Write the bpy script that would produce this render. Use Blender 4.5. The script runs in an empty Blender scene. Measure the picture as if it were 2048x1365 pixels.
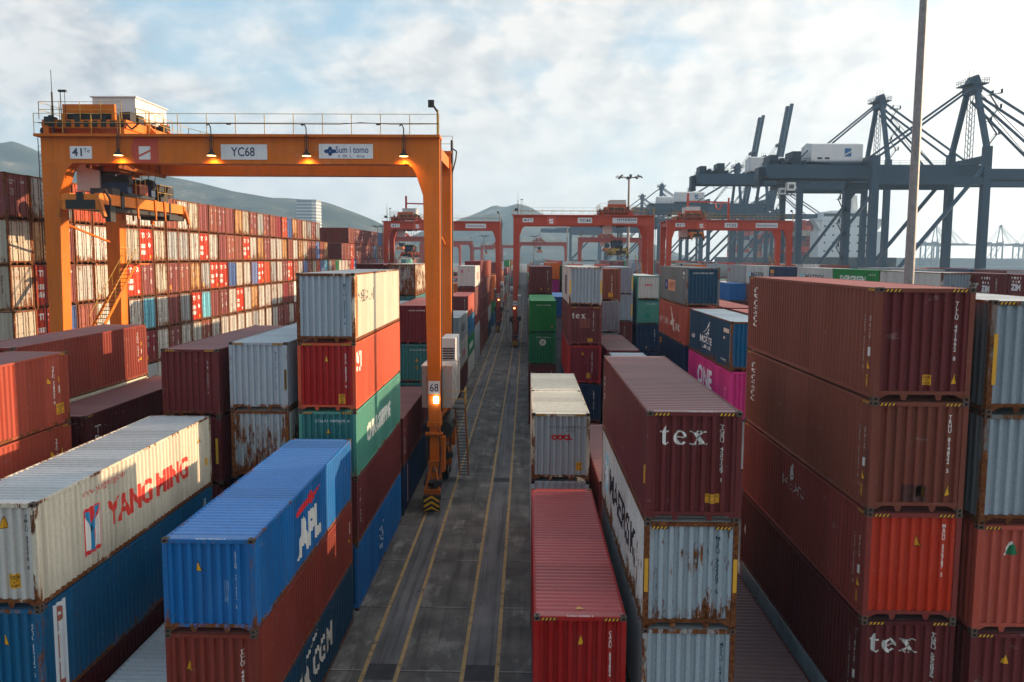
import bpy, bmesh, math, random
from mathutils import Vector, Matrix

RND = random.Random(11)
SC = bpy.context.scene
COL = SC.collection
PI = math.pi

# ------------------------------------------------------------------ helpers
def link(o, parent=None):
    COL.objects.link(o)
    if parent is not None:
        o.parent = parent
    return o

def tag(o, label=None, cat=None, group=None, kind=None):
    if label: o['label'] = label
    if cat: o['category'] = cat
    if group: o['group'] = group
    if kind: o['kind'] = kind
    return o

def thing(name, label, cat, loc=(0, 0, 0), rz=0.0, group=None):
    o = bpy.data.objects.new(name, None)
    o.empty_display_size = 0.5
    link(o)
    o.location = loc
    o.rotation_euler = (0, 0, rz)
    return tag(o, label, cat, group)

def part(name, me, parent, color=None, rust=0.0, loc=(0, 0, 0), rot=(0, 0, 0)):
    o = bpy.data.objects.new(name, me)
    link(o, parent)
    o.location = loc
    o.rotation_euler = rot
    if color is not None:
        o.color = (color[0], color[1], color[2], 1.0)
    o['rust'] = float(rust)
    return o

def dup(root, loc, rz=None, label=None, group=None):
    def cp(o, p):
        c = o.copy(); COL.objects.link(c); c.parent = p
        for ch in kids.get(o, ()):
            cp(ch, c)
        return c
    kids = {}
    for o in list(COL.objects):
        if o.parent is not None:
            kids.setdefault(o.parent, []).append(o)
    r = cp(root, None)
    r.location = loc
    if rz is not None: r.rotation_euler = (0, 0, rz)
    if label: r['label'] = label
    if group: r['group'] = group
    return r

class MB:
    """collects faces, then builds ONE mesh"""
    def __init__(s):
        s.v = []; s.f = []; s.m = []
    def poly(s, pts, mi=0):
        n = len(s.v)
        s.v += [tuple(p) for p in pts]
        s.f.append(list(range(n, n + len(pts)))); s.m.append(mi)
    def _hex(s, p, mi):
        n = len(s.v); s.v += [tuple(q) for q in p]
        for f in ((3, 2, 1, 0), (4, 5, 6, 7), (0, 1, 5, 4), (1, 2, 6, 5), (2, 3, 7, 6), (3, 0, 4, 7)):
            s.f.append([n + i for i in f]); s.m.append(mi)
    def box(s, x0, x1, y0, y1, z0, z1, mi=0):
        s._hex([(x0, y0, z0), (x1, y0, z0), (x1, y1, z0), (x0, y1, z0), (x0, y0, z1), (x1, y0, z1), (x1, y1, z1), (x0, y1, z1)], mi)
    def taper(s, a, b, mi=0):
        """a,b: (x0,x1,y0,y1,z) bottom and top rectangles"""
        s._hex([(a[0], a[2], a[4]), (a[1], a[2], a[4]), (a[1], a[3], a[4]), (a[0], a[3], a[4]),
                (b[0], b[2], b[4]), (b[1], b[2], b[4]), (b[1], b[3], b[4]), (b[0], b[3], b[4])], mi)
    def prism(s, pts, axis, a, b, mi=0):
        """polygon pts in the two other axes, extruded along axis from a to b"""
        def mk(p, t):
            return {'x': (t, p[0], p[1]), 'y': (p[0], t, p[1]), 'z': (p[0], p[1], t)}[axis]
        n = len(s.v); k = len(pts)
        s.v += [mk(p, a) for p in pts] + [mk(p, b) for p in pts]
        s.f.append([n + i for i in range(k)][::-1]); s.m.append(mi)
        s.f.append([n + k + i for i in range(k)]); s.m.append(mi)
        for i in range(k):
            j = (i + 1) % k
            s.f.append([n + i, n + j, n + k + j, n + k + i]); s.m.append(mi)
    def bar(s, p, q, w, h=None, mi=0):
        p = Vector(p); q = Vector(q); d = (q - p)
        if d.length < 1e-6: return
        d.normalize(); h = h or w
        up = Vector((0, 0, 1)) if abs(d.z) < 0.95 else Vector((0, 1, 0))
        r = d.cross(up).normalized(); u = r.cross(d).normalized()
        a = [(-1, -1), (1, -1), (1, 1), (-1, 1)]
        s._hex([p + r * (x * w / 2) + u * (y * h / 2) for x, y in a] + [q + r * (x * w / 2) + u * (y * h / 2) for x, y in a], mi)
    def tube(s, p, q, r0, r1=None, n=8, mi=0):
        p = Vector(p); q = Vector(q); d = (q - p).normalized(); r1 = r0 if r1 is None else r1
        up = Vector((0, 0, 1)) if abs(d.z) < 0.95 else Vector((0, 1, 0))
        r = d.cross(up).normalized(); u = r.cross(d).normalized()
        k = len(s.v)
        for c, rr in ((p, r0), (q, r1)):
            for i in range(n):
                t = 2 * PI * i / n
                s.v.append(tuple(c + r * (rr * math.cos(t)) + u * (rr * math.sin(t))))
        for i in range(n):
            j = (i + 1) % n
            s.f.append([k + i, k + j, k + n + j, k + n + i]); s.m.append(mi)
        s.f.append([k + i for i in range(n)][::-1]); s.m.append(mi)
        s.f.append([k + n + i for i in range(n)]); s.m.append(mi)
    def path(s, pts, r, n=6, mi=0):
        for a, b in zip(pts[:-1], pts[1:]):
            s.tube(a, b, r, n=n, mi=mi)
    def mesh(s, name, mats):
        me = bpy.data.meshes.new(name)
        me.from_pydata(s.v, [], s.f)
        for m in (mats if isinstance(mats, (list, tuple)) else [mats]):
            me.materials.append(m)
        me.polygons.foreach_set('material_index', s.m)
        bm = bmesh.new(); bm.from_mesh(me)
        bmesh.ops.recalc_face_normals(bm, faces=bm.faces)
        bm.to_mesh(me); bm.free()
        me.update()
        return me
    def build(s, name, mats, parent=None, color=None, rust=0.0, loc=(0, 0, 0)):
        return part(name, s.mesh(name, mats), parent, color, rust, loc)

# ---------------------------------------------------------------- materials
def new_mat(name):
    m = bpy.data.materials.new(name); m.use_nodes = True
    nt = m.node_tree
    b = nt.nodes['Principled BSDF']
    return m, nt, b

def N(nt, t, **kw):
    n = nt.nodes.new(t)
    for k, v in kw.items():
        if k.startswith('_'):
            setattr(n, k[1:], v)
        else:
            n.inputs[k.replace('__', ' ')].default_value = v
    return n

def ramp(nt, fac, stops):
    r = nt.nodes.new('ShaderNodeValToRGB')
    e = r.color_ramp.elements
    e[0].position, e[0].color = stops[0][0], stops[0][1]
    e[1].position, e[1].color = stops[1][0], stops[1][1]
    for p, c in stops[2:]:
        q = e.new(p); q.color = c
    nt.links.new(fac, r.inputs[0])
    return r.outputs[0]

def mix(nt, fac, a, b, mode='MIX'):
    m = nt.nodes.new('ShaderNodeMix'); m.data_type = 'RGBA'; m.blend_type = mode
    for sock, val in ((m.inputs[0], fac), (m.inputs[6], a), (m.inputs[7], b)):
        if hasattr(val, 'default_value') or hasattr(val, 'is_linked'):
            nt.links.new(val, sock)
        else:
            sock.default_value = val if not isinstance(val, tuple) or len(val) == 4 else (*val, 1)
    return m.outputs[2]

def math_(nt, op, a, b=None, c=None, clamp=False):
    m = nt.nodes.new('ShaderNodeMath'); m.operation = op; m.use_clamp = clamp
    for i, val in enumerate((a, b, c)):
        if val is None: continue
        if hasattr(val, 'is_linked'): nt.links.new(val, m.inputs[i])
        else: m.inputs[i].default_value = val
    return m.outputs[0]

G = lambda v: (v, v, v, 1)

def paint_material(name, rough=0.5, spec=0.2, dirt=1.0, fixed=None, streak_scale=1.0, baserust=None):
    """weathered paint: colour from the object, vertical dirt runs, rust patches driven by the object's rust value"""
    m, nt, b = new_mat(name)
    tc = nt.nodes.new('ShaderNodeTexCoord')
    oi = nt.nodes.new('ShaderNodeObjectInfo')
    off = nt.nodes.new('ShaderNodeVectorMath'); off.operation = 'SCALE'
    cx = nt.nodes.new('ShaderNodeCombineXYZ')
    nt.links.new(math_(nt, 'MULTIPLY', oi.outputs['Random'], 91.0), cx.inputs[0])
    nt.links.new(math_(nt, 'MULTIPLY', oi.outputs['Random'], 37.0), cx.inputs[1])
    nt.links.new(math_(nt, 'MULTIPLY', oi.outputs['Random'], 53.0), cx.inputs[2])
    add = nt.nodes.new('ShaderNodeVectorMath'); add.operation = 'ADD'
    nt.links.new(tc.outputs['Object'], add.inputs[0]); nt.links.new(cx.outputs[0], add.inputs[1])
    P = add.outputs[0]
    def noise(scale, detail=4.0, rough=0.6, sc=(1, 1, 1)):
        mp = nt.nodes.new('ShaderNodeMapping'); mp.inputs['Scale'].default_value = sc
        nt.links.new(P, mp.inputs[0])
        n = nt.nodes.new('ShaderNodeTexNoise')
        n.inputs['Scale'].default_value = scale; n.inputs['Detail'].default_value = detail; n.inputs['Roughness'].default_value = rough
        nt.links.new(mp.outputs[0], n.inputs[0])
        return n.outputs[0]
    base = oi.outputs['Color'] if fixed is None else fixed
    if fixed is not None:
        rgb = nt.nodes.new('ShaderNodeRGB'); rgb.outputs[0].default_value = (*fixed, 1); base = rgb.outputs[0]
    # fading: large soft patches, slightly lighter and greyer
    fade = ramp(nt, noise(0.45, 3), [(0.35, G(0)), (0.75, G(1))])
    hs = nt.nodes.new('ShaderNodeHueSaturation'); hs.inputs['Saturation'].default_value = 0.90; hs.inputs['Value'].default_value = 1.18
    nt.links.new(base, hs.inputs['Color'])
    c = mix(nt, math_(nt, 'MULTIPLY', fade, 0.42 * dirt), base, hs.outputs[0])
    # dirt runs
    runs = ramp(nt, noise(2.2 * streak_scale, 5, 0.65, (2.2, 2.2, 0.16)), [(0.48, G(0)), (0.80, G(1))])
    c = mix(nt, math_(nt, 'MULTIPLY', runs, 0.30 * dirt), c, (0.07, 0.055, 0.045, 1))
    fine = ramp(nt, noise(14, 3, 0.7), [(0.35, G(0.86)), (0.7, G(1.08))])
    c = mix(nt, 0.7 * min(1, dirt), c, fine, 'MULTIPLY')
    # welded panels differ a little from one another along the length
    sp = nt.nodes.new('ShaderNodeSeparateXYZ'); nt.links.new(tc.outputs['Object'], sp.inputs[0])
    wn = nt.nodes.new('ShaderNodeTexWhiteNoise'); wn.noise_dimensions = '2D'
    pc = nt.nodes.new('ShaderNodeCombineXYZ'); nt.links.new(math_(nt, 'FLOOR', math_(nt, 'DIVIDE', sp.outputs[1], 1.112)), pc.inputs[0]); nt.links.new(math_(nt, 'MULTIPLY', oi.outputs['Random'], 77.0), pc.inputs[1])
    nt.links.new(pc.outputs[0], wn.inputs[0])
    c = mix(nt, 1.0, c, ramp(nt, wn.outputs[0], [(0, G(.86)), (1, G(1.10))]), 'MULTIPLY')
    # scuffs: pale scrapes with hard edges
    sc1 = ramp(nt, noise(1.1, 7, .74, (1.0, 1.0, 2.4)), [(.635, G(0)), (.66, G(1))])
    c = mix(nt, math_(nt, 'MULTIPLY', sc1, .22 * dirt), c, (.42, .36, .33, 1))
    # rust, worst near the bottom rail
    at = nt.nodes.new('ShaderNodeAttribute'); at.attribute_type = 'OBJECT'; at.attribute_name = 'rust'
    ru = at.outputs['Fac'] if baserust is None else math_(nt, 'ADD', at.outputs['Fac'], baserust)
    spots = noise(2.3, 7, 0.74, (1.9, 1.9, 0.46))
    strk = noise(3.2, 5, 0.65, (2.4, 2.4, 0.28))
    clump = noise(0.55, 2, 0.5)
    k = math_(nt, 'MULTIPLY', ru, 0.34)
    thr = math_(nt, 'SUBTRACT', 0.80, k)
    thr = math_(nt, 'SUBTRACT', thr, math_(nt, 'MULTIPLY', math_(nt, 'SUBTRACT', clump, 0.5), 0.42))
    low = math_(nt, 'SUBTRACT', 1.0, math_(nt, 'DIVIDE', sp.outputs[2], .75), clamp=True)
    thr = math_(nt, 'SUBTRACT', thr, math_(nt, 'MULTIPLY', math_(nt, 'MULTIPLY', low, math_(nt, 'MINIMUM', ru, .6)), .30))
    f1 = math_(nt, 'MULTIPLY', math_(nt, 'SUBTRACT', spots, thr), 16.0, clamp=True)
    f2 = math_(nt, 'MULTIPLY', math_(nt, 'SUBTRACT', strk, math_(nt, 'ADD', thr, -0.015)), 7.0, clamp=True)
    rc = ramp(nt, noise(9, 4, 0.7), [(0.3, (0.045, 0.014, 0.006, 1)), (0.55, (0.16, 0.052, 0.016, 1)), (0.75, (0.34, 0.14, 0.045, 1))])
    stain = mix(nt, 0.5, c, (0.30, 0.14, 0.06, 1))
    c = mix(nt, math_(nt, 'MULTIPLY', f2, 0.8), c, stain)
    c = mix(nt, f1, c, rc)
    nt.links.new(c, b.inputs['Base Color'])
    rr = math_(nt, 'ADD', rough - 0.08, math_(nt, 'MULTIPLY', fine, 0.12))
    nt.links.new(math_(nt, 'ADD', rr, math_(nt, 'MULTIPLY', f1, 0.35), clamp=True), b.inputs['Roughness'])
    b.inputs['Specular IOR Level'].default_value = spec
    bu = nt.nodes.new('ShaderNodeBump'); bu.inputs['Strength'].default_value = 0.18; bu.inputs['Distance'].default_value = 0.03
    nt.links.new(noise(1.3, 3, 0.5), bu.inputs['Height'])
    nt.links.new(bu.outputs[0], b.inputs['Normal'])
    return m

def plain(name, col, rough=0.6, spec=0.3, metal=0.0, var=0.25, scale=3.0):
    m, nt, b = new_mat(name)
    tc = nt.nodes.new('ShaderNodeTexCoord')
    n = nt.nodes.new('ShaderNodeTexNoise'); n.inputs['Scale'].default_value = scale; n.inputs['Detail'].default_value = 5
    nt.links.new(tc.outputs['Object'], n.inputs[0])
    f = ramp(nt, n.outputs[0], [(0.3, G(1 - var)), (0.7, G(1 + var * 0.5))])
    nt.links.new(mix(nt, 1.0, (*col, 1), f, 'MULTIPLY'), b.inputs['Base Color'])
    b.inputs['Roughness'].default_value = rough; b.inputs['Specular IOR Level'].default_value = spec; b.inputs['Metallic'].default_value = metal
    return m

def glow(name, col, strength):
    m, nt, b = new_mat(name)
    b.inputs['Base Color'].default_value = (*col, 1)
    b.inputs['Emission Color'].default_value = (*col, 1)
    b.inputs['Emission Strength'].default_value = strength
    return m

M_PAINT = paint_material('container_paint')
M_FRAME = paint_material('frame_paint', baserust=0.22)
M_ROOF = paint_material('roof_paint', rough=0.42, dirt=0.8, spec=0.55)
M_STEEL = paint_material('crane_paint', rough=0.45, spec=0.2, dirt=1.0, streak_scale=0.5)
M_DECAL = paint_material('lettering_paint', rough=0.55, dirt=0.55, spec=0.25)
M_DARK = plain('dark_hole', (0.012, 0.011, 0.011), 0.9, 0.1)
M_CAST = paint_material('casting_steel', fixed=(0.10, 0.075, 0.06), baserust=0.3)
M_YEL = plain('label_yellow', (0.72, 0.36, 0.02), 0.5, var=0.15)
M_BLK = plain('label_black', (0.02, 0.02, 0.02), 0.6)
M_MARK = plain('stencil_white', (0.36, 0.33, 0.31), 0.55, var=0.3)
M_WHT = plain('label_white', (0.78, 0.78, 0.75), 0.5, var=0.12)
M_RUB = plain('rubber', (0.018, 0.018, 0.018), 0.85)
M_BLACKMETAL = plain('black_metal', (0.022, 0.022, 0.024), 0.6, 0.4)
M_GALV = plain('galvanised', (0.24, 0.235, 0.235), 0.5, 0.4, 0.0, 0.25)
M_RAIL = plain('rail_yellow', (0.50, 0.30, 0.05), 0.5, var=0.3)
M_ROPE = plain('wire_rope', (0.03, 0.03, 0.03), 0.6)
M_GLASS = plain('dark_glass', (0.03, 0.045, 0.055), 0.08, 0.6, var=0.1)
M_LAMP = glow('lamp_lit', (1.0, 0.55, 0.18), 3.2)
M_LAMPW = glow('lamp_lit_white', (1.0, 0.88, 0.66), 9.0)

C = dict(maroon=(0.135, 0.030, 0.032), brown=(0.175, 0.045, 0.030), red=(0.34, 0.022, 0.022), redbrown=(0.21, 0.045, 0.034),
         redor=(0.50, 0.10, 0.055), salmon=(0.42, 0.10, 0.075), blue=(0.025, 0.15, 0.44), pilblue=(0.010, 0.115, 0.27), navy=(0.014, 0.034, 0.085),
         teal=(0.09, 0.27, 0.22), dteal=(0.05, 0.19, 0.20), cream=(0.66, 0.60, 0.46), white=(0.62, 0.60, 0.55), grey=(0.36, 0.39, 0.41), gblue=(0.30, 0.40, 0.48),
         green=(0.012, 0.22, 0.055), dgreen=(0.012, 0.17, 0.075), pink=(0.60, 0.065, 0.24), orange=(0.66, 0.17, 0.02), tan=(0.46, 0.29, 0.15),
         lilac=(0.30, 0.32, 0.38), lblue=(0.12, 0.38, 0.50), hred=(0.55, 0.065, 0.04), magenta=(0.38, 0.03, 0.2), dred=(0.165, 0.018, 0.028),
         bnavy=(0.018, 0.065, 0.125), dkgrey=(0.16, 0.18, 0.19), dmaroon=(0.075, 0.014, 0.016))
WHITE = (0.74, 0.74, 0.70); BLACKC = (0.02, 0.02, 0.025); REDC = (0.62, 0.03, 0.025)

def sat(c, k=1.18):
    m = (c[0] * .3 + c[1] * .5 + c[2] * .2)
    return tuple(max(.004, m + (x - m) * k) for x in c)
for k_ in list(C):
    if k_ not in ('white', 'cream', 'grey', 'dkgrey'): C[k_] = sat(C[k_])
for k_ in list(C):
    if k_ not in ('white', 'cream', 'tan'): C[k_] = tuple(x * .9 for x in C[k_])
C['blue'] = (.006, .135, .40); C['pilblue'] = (.004, .098, .22); C['bnavy'] = (.008, .05, .10)
C['dkred'] = (.215, .034, .028); C['lred'] = (.33, .055, .030); C['brown'] = (.205, .054, .034); C['gblue'] = (.31, .375, .425)
C['white'] = (.55, .54, .51); C['cream'] = (.58, .53, .42)
# --------------------------------------------------------------- containers
W = 2.438; L40 = 12.192; L20 = 6.058; HC = 2.896; ST = 2.591
CACHE = {}

def profile(s0, s1, pitch, parts):
    """trapezoid corrugation: list of (position, recess)"""
    a, b, c_, d, depth = parts
    n = max(1, round((s1 - s0 - a) / pitch)); k = (s1 - s0 - a) / (n * pitch)
    out = [(s0, 0.0)]; s = s0
    for i in range(n):
        for dx, r in ((a, 0.0), (b, depth), (c_, depth), (d, 0.0)):
            s += dx * k; out.append((s, r))
    out.append((s1, 0.0))
    return out

def side_profile(L): return profile(-L / 2 + 0.14, L / 2 - 0.14, 0.278, (0.072, 0.058, 0.090, 0.058, 0.048))
END_PROFILE = profile(-W / 2 + 0.14, W / 2 - 0.14, 0.25, (0.095, 0.030, 0.095, 0.030, 0.080))
DOOR_PROFILE = None

def strip(prof, z0, z1, fn, name, mat):
    mb = MB(); n = len(prof)
    for s, r in prof:
        mb.v.append(fn(s, r, z0)); mb.v.append(fn(s, r, z1))
    for i in range(n - 1):
        mb.f.append([2 * i, 2 * i + 2, 2 * i + 3, 2 * i + 1]); mb.m.append(0)
    me = bpy.data.meshes.new(name); me.from_pydata(mb.v, [], mb.f); me.materials.append(mat); me.update()
    return me

def side_mesh(L, h):
    k = ('side', L, h)
    if k not in CACHE:
        CACHE[k] = strip(side_profile(L), 0.15, h - 0.07, lambda s, r, z: (W / 2 - 0.010 - r, s, z), 'side_wall', M_PAINT)
    return CACHE[k]

def end_mesh(h):
    k = ('end', h)
    if k not in CACHE:
        CACHE[k] = strip(END_PROFILE, 0.24, h - 0.11, lambda s, r, z: (s, 0.030 + r, z), 'end_wall', M_PAINT)
    return CACHE[k]

def roof_mesh(L, h):
    k = ('roof', L, h)
    if k not in CACHE:
        prof = profile(-L / 2 + 0.30, L / 2 - 0.30, 0.26, (0.085, 0.045, 0.085, 0.045, 0.046))
        prof = [(-L / 2 + 0.06, 0.0)] + prof + [(L / 2 - 0.06, 0.0)]
        mb = MB(); x = W / 2 - 0.05
        for s, r in prof:
            mb.v.append((-x, s, h - 0.022 - r)); mb.v.append((x, s, h - 0.022 - r))
        for i in range(len(prof) - 1):
            mb.f.append([2 * i, 2 * i + 1, 2 * i + 3, 2 * i + 2]); mb.m.append(0)
        me = bpy.data.meshes.new('roof'); me.from_pydata(mb.v, [], mb.f); me.materials.append(M_ROOF); me.update()
        CACHE[k] = me
    return CACHE[k]

def casting_geo(mb, sx, sy, sz, L, h, mi=0, hole=1):
    x1, x0 = W / 2 + 0.003, W / 2 - 0.160
    y1, y0 = L / 2 + 0.003, L / 2 - 0.176
    z0, z1 = (0, 0.118) if sz < 0 else (h - 0.118, h)
    xs = sorted((sx * x0, sx * x1)); ys = sorted((sy * y0, sy * y1))
    mb.box(xs[0], xs[1], ys[0], ys[1], z0, z1, mi)
    def oval(c, ru, rv, fn):
        return [fn(c[0] + ru * math.cos(t * PI / 5), c[1] + rv * math.sin(t * PI / 5)) for t in range(10)]
    zc = (z0 + z1) / 2
    mb.poly(oval((sx * (x0 + x1) / 2, zc), 0.045, 0.034, lambda a, b: (a, sy * (y1 + 0.002), b)), hole)
    mb.poly(oval((sy * (y0 + y1) / 2, zc), 0.045, 0.034, lambda a, b: (sx * (x1 + 0.002), a, b)), hole)
    if sz > 0:
        mb.poly(oval((sx * (x0 + x1) / 2, sy * (y0 + y1) / 2), 0.034, 0.055, lambda a, b: (a, b, z1 + 0.002)), hole)

def frame_mesh(L, h, cast):
    k = ('frame', L, h, cast)
    if k in CACHE: return CACHE[k]
    mb = MB(); w, l = W / 2, L / 2
    for sx in (-1, 1):
        for sy in (-1, 1):
            xs = sorted((sx * (w - 0.135), sx * (w - 0.002))); ys = sorted((sy * (l - 0.145), sy * (l - 0.002)))
            mb.box(xs[0], xs[1], ys[0], ys[1], 0.118, h - 0.118)
            if cast: casting_geo(mb, sx, sy, -1, L, h); casting_geo(mb, sx, sy, 1, L, h)
    for sx in (-1, 1):
        xs = sorted((sx * (w - 0.062), sx * (w - 0.004)))
        mb.box(xs[0], xs[1], -l + 0.178, l - 0.178, h - 0.085, h - 0.016)
        mb.box(xs[0], xs[1], -l + 0.178, l - 0.178, 0.055, 0.165)
    for sy in (-1, 1):
        ys = sorted((sy * (l - 0.075), sy * (l - 0.006)))
        mb.box(-w + 0.162, w - 0.162, ys[0], ys[1], h - 0.125, h - 0.018)
        mb.box(-w + 0.137, w - 0.137, ys[0], ys[1], 0.175, 0.262)
        yy = sorted((sy * (l - 0.034), sy * (l - 0.022)))
        for sx in (-1, 1):
            mb.prism([(sx * (w - 0.137), 0.175), (sx * (w - 0.40), 0.175), (sx * (w - 0.165), 0.062)], 'y', yy[0], yy[1])
            a = sx * 0.44
            mb.prism([(a - 0.10, 0.175), (a + 0.10, 0.175), (a + 0.05, 0.03), (a - 0.05, 0.03)], 'y', yy[0], yy[1])
    mb.box(-w + 0.07, w - 0.07, -l + 0.35, l - 0.35, 0.12, 0.15)      # floor
    mb.box(-w + 0.07, w - 0.07, -l + 0.10, l - 0.10, 0.155, 0.170)
    CACHE[k] = mb.mesh('frame', [M_FRAME, M_DARK])
    return CACHE[k]

def casting_mesh(h, sz):
    k = ('cast', h if sz > 0 else 0, sz)
    if k not in CACHE:
        mb = MB(); casting_geo(mb, 1, 1, sz, 0.0, h)
        CACHE[k] = mb.mesh('corner_casting', [M_CAST, M_DARK])
    return CACHE[k]

class Box:
    pass

def container(x0, y0, z0, h, color, label, L=L40, rust=0.15, near=False, group=None, castings=False, color2=None, frust=0.15, roofc=None):
    c = Box(); c.L, c.h, c.x0, c.y0, c.z0 = L, h, x0, y0, z0
    col = C[color] if isinstance(color, str) else color
    c.col = col
    col2 = C[color2] if color2 else col
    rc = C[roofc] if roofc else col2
    r = thing('shipping_container', label, 'container', (x0 + W / 2, y0 + L / 2, z0), 0, group or 'stacked shipping containers')
    c.root = r
    fr = frame_mesh(L, h, not castings)
    part('frame', fr, r, col2, rust + frust)
    sm = side_mesh(L, h)
    part('side_wall', sm, r, col2, rust); part('side_wall', sm, r, col2, rust, rot=(0, 0, PI))
    em = end_mesh(h)
    part('end_wall', em, r, col, rust, (0, -L / 2, 0)); part('end_wall', em, r, col, rust, (0, L / 2, 0), (0, 0, PI))
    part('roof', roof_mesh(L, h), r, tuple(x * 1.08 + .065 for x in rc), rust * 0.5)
    if castings:
        for sx, sy, rz in ((1, 1, 0), (-1, 1, PI / 2), (-1, -1, PI), (1, -1, -PI / 2)):
            for sz in (-1, 1):
                me = casting_mesh(h, sz)
                o = part('corner_casting', me, r, None, rust)
                # the casting mesh is built at the +x,+y corner of a zero-length box
                o.location = (0, sy * L / 2, 0)
                o.scale = (sx, sy, 1)
    return c

# ------------------------------------------------------------------ lettering
TXT = {}
def text_geo(body, bold=0.0, space=1.0, leading=1.0):
    k = (body, bold, space, leading)
    if k in TXT: return TXT[k]
    cu = bpy.data.curves.new('t', 'FONT'); cu.body = body; cu.size = 1.0; cu.align_x = 'CENTER'
    cu.offset = bold; cu.space_character = space; cu.space_line = leading; cu.resolution_u = 3; cu.fill_mode = 'FRONT'
    o = bpy.data.objects.new('t', cu); COL.objects.link(o)
    bpy.context.view_layer.update()
    me = bpy.data.meshes.new_from_object(o.evaluated_get(bpy.context.evaluated_depsgraph_get()))
    V = [(v.co.x, v.co.y) for v in me.vertices]; F = [list(p.vertices) for p in me.polygons]
    bpy.data.objects.remove(o); bpy.data.curves.remove(cu); bpy.data.meshes.remove(me)
    TXT[k] = (V, F)
    return TXT[k]

def fit(geo, s0, s1, z0, z1):
    V, F = geo
    xa, xb = min(v[0] for v in V), max(v[0] for v in V); ya, yb = min(v[1] for v in V), max(v[1] for v in V)
    return [(s0 + (v[0] - xa) / (xb - xa) * (s1 - s0), z0 + (v[1] - ya) / (yb - ya) * (z1 - z0)) for v in V], F

def polys_geo(polys):
    V, F = [], []
    for p in polys:
        n = len(V); V += list(p); F.append(list(range(n, n + len(p))))
    return V, F

def conform(V, F, prof, face, c, eps=0.004, fm=None):
    """lay flat figures on a corrugated wall: cut them at every fold, then push them onto the surface"""
    bm = bmesh.new()
    vs = [bm.verts.new((x, 0, z)) for x, z in V]
    for i, f in enumerate(F):
        try:
            q = bm.faces.new([vs[j] for j in f])
            if fm: q.material_index = fm[i]
        except ValueError:
            pass
    base = 0.0
    if prof:
        xa, xb = min(v[0] for v in V), max(v[0] for v in V)
        for s, r in prof:
            if xa + 1e-4 < s < xb - 1e-4:
                bmesh.ops.bisect_plane(bm, geom=bm.verts[:] + bm.edges[:] + bm.faces[:], plane_co=(s, 0, 0), plane_no=(1, 0, 0), dist=1e-5)
        def rec(x):
            for (a, ra), (b, rb) in zip(prof[:-1], prof[1:]):
                if a - 1e-5 <= x <= b + 1e-5:
                    return ra if b - a < 1e-6 else ra + (rb - ra) * (x - a) / (b - a)
            return 0.0
    else:
        rec = lambda x: 0.0
    for v in bm.verts:
        s, z = v.co.x, v.co.z; r = rec(s)
        if face == 'F': v.co = (s, -c.L / 2 + (0.030 if prof else 0.006) + r - eps, z)
        elif face == 'R': v.co = (W / 2 - (0.010 if prof else 0.002) - r + eps, s, z)
        elif face == 'L': v.co = (-(W / 2 - (0.010 if prof else 0.002) - r + eps), -s, z)
        elif face == 'T': v.co = (s, -c.L / 2 + z, c.h - 0.016)
    me = bpy.data.meshes.new('lettering'); bm.to_mesh(me); bm.free()
    return me

SIDEP = {L40: side_profile(L40), L20: side_profile(L20)}
def prof_of(c, face): return END_PROFILE if face == 'F' else SIDEP[c.L] if face in 'LR' else None

def letter(c, face, body, s0, s1, z0, z1, col=WHITE, bold=0.0, name='lettering', rust=0.05, leading=1.0, space=1.0):
    V, F = fit(text_geo(body, bold, space, leading), s0, s1, z0, z1)
    me = conform(V, F, prof_of(c, face), face, c); me.name = name; me.materials.append(M_DECAL)
    return part(name, me, c.root, col, rust)

def emblem(c, face, polys, col=WHITE, name='emblem', rust=0.05, flat=False, eps=0.004):
    V, F = polys_geo(polys)
    me = conform(V, F, None if flat else prof_of(c, face), face, c, eps); me.name = name; me.materials.append(M_DECAL)
    return part(name, me, c.root, col, rust)

def stacked(txt): return '\n'.join(txt)

def serial(c, face, s, ztop, txt, col=WHITE, hh=1.35, w=0.085):
    return letter(c, face, stacked(txt), s - w / 2, s + w / 2, ztop - hh, ztop, col, 0.015, 'serial_number', leading=0.78)

def triangle(c, face, s, z, w=0.17, hh=0.22, col=None):
    V, F = polys_geo([[(s - w * .55, z - .012), (s + w * .55, z - .012), (s, z + hh + .02)]])
    k = ('tri', face, round(s, 3), round(z, 3), c.L)
    me = conform(V, F, prof_of(c, face), face, c, 0.004)
    V2, F2 = polys_geo([[(s - w / 2 + .012, z + .004), (s + w / 2 - .012, z + .004), (s, z + hh - .01)]])
    m2 = conform(V2, F2, prof_of(c, face), face, c, 0.006)
    bm = bmesh.new(); bm.from_mesh(me); n = len(bm.faces); bm.from_mesh(m2)
    bm.faces.ensure_lookup_table()
    for i, f in enumerate(bm.faces): f.material_index = 0 if i < n else 1
    bm.to_mesh(me); bm.free(); bpy.data.meshes.remove(m2)
    me.materials.append(M_BLK); me.materials.append(M_YEL); me.name = 'warning_triangle'
    return part('warning_triangle', me, c.root)

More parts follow.
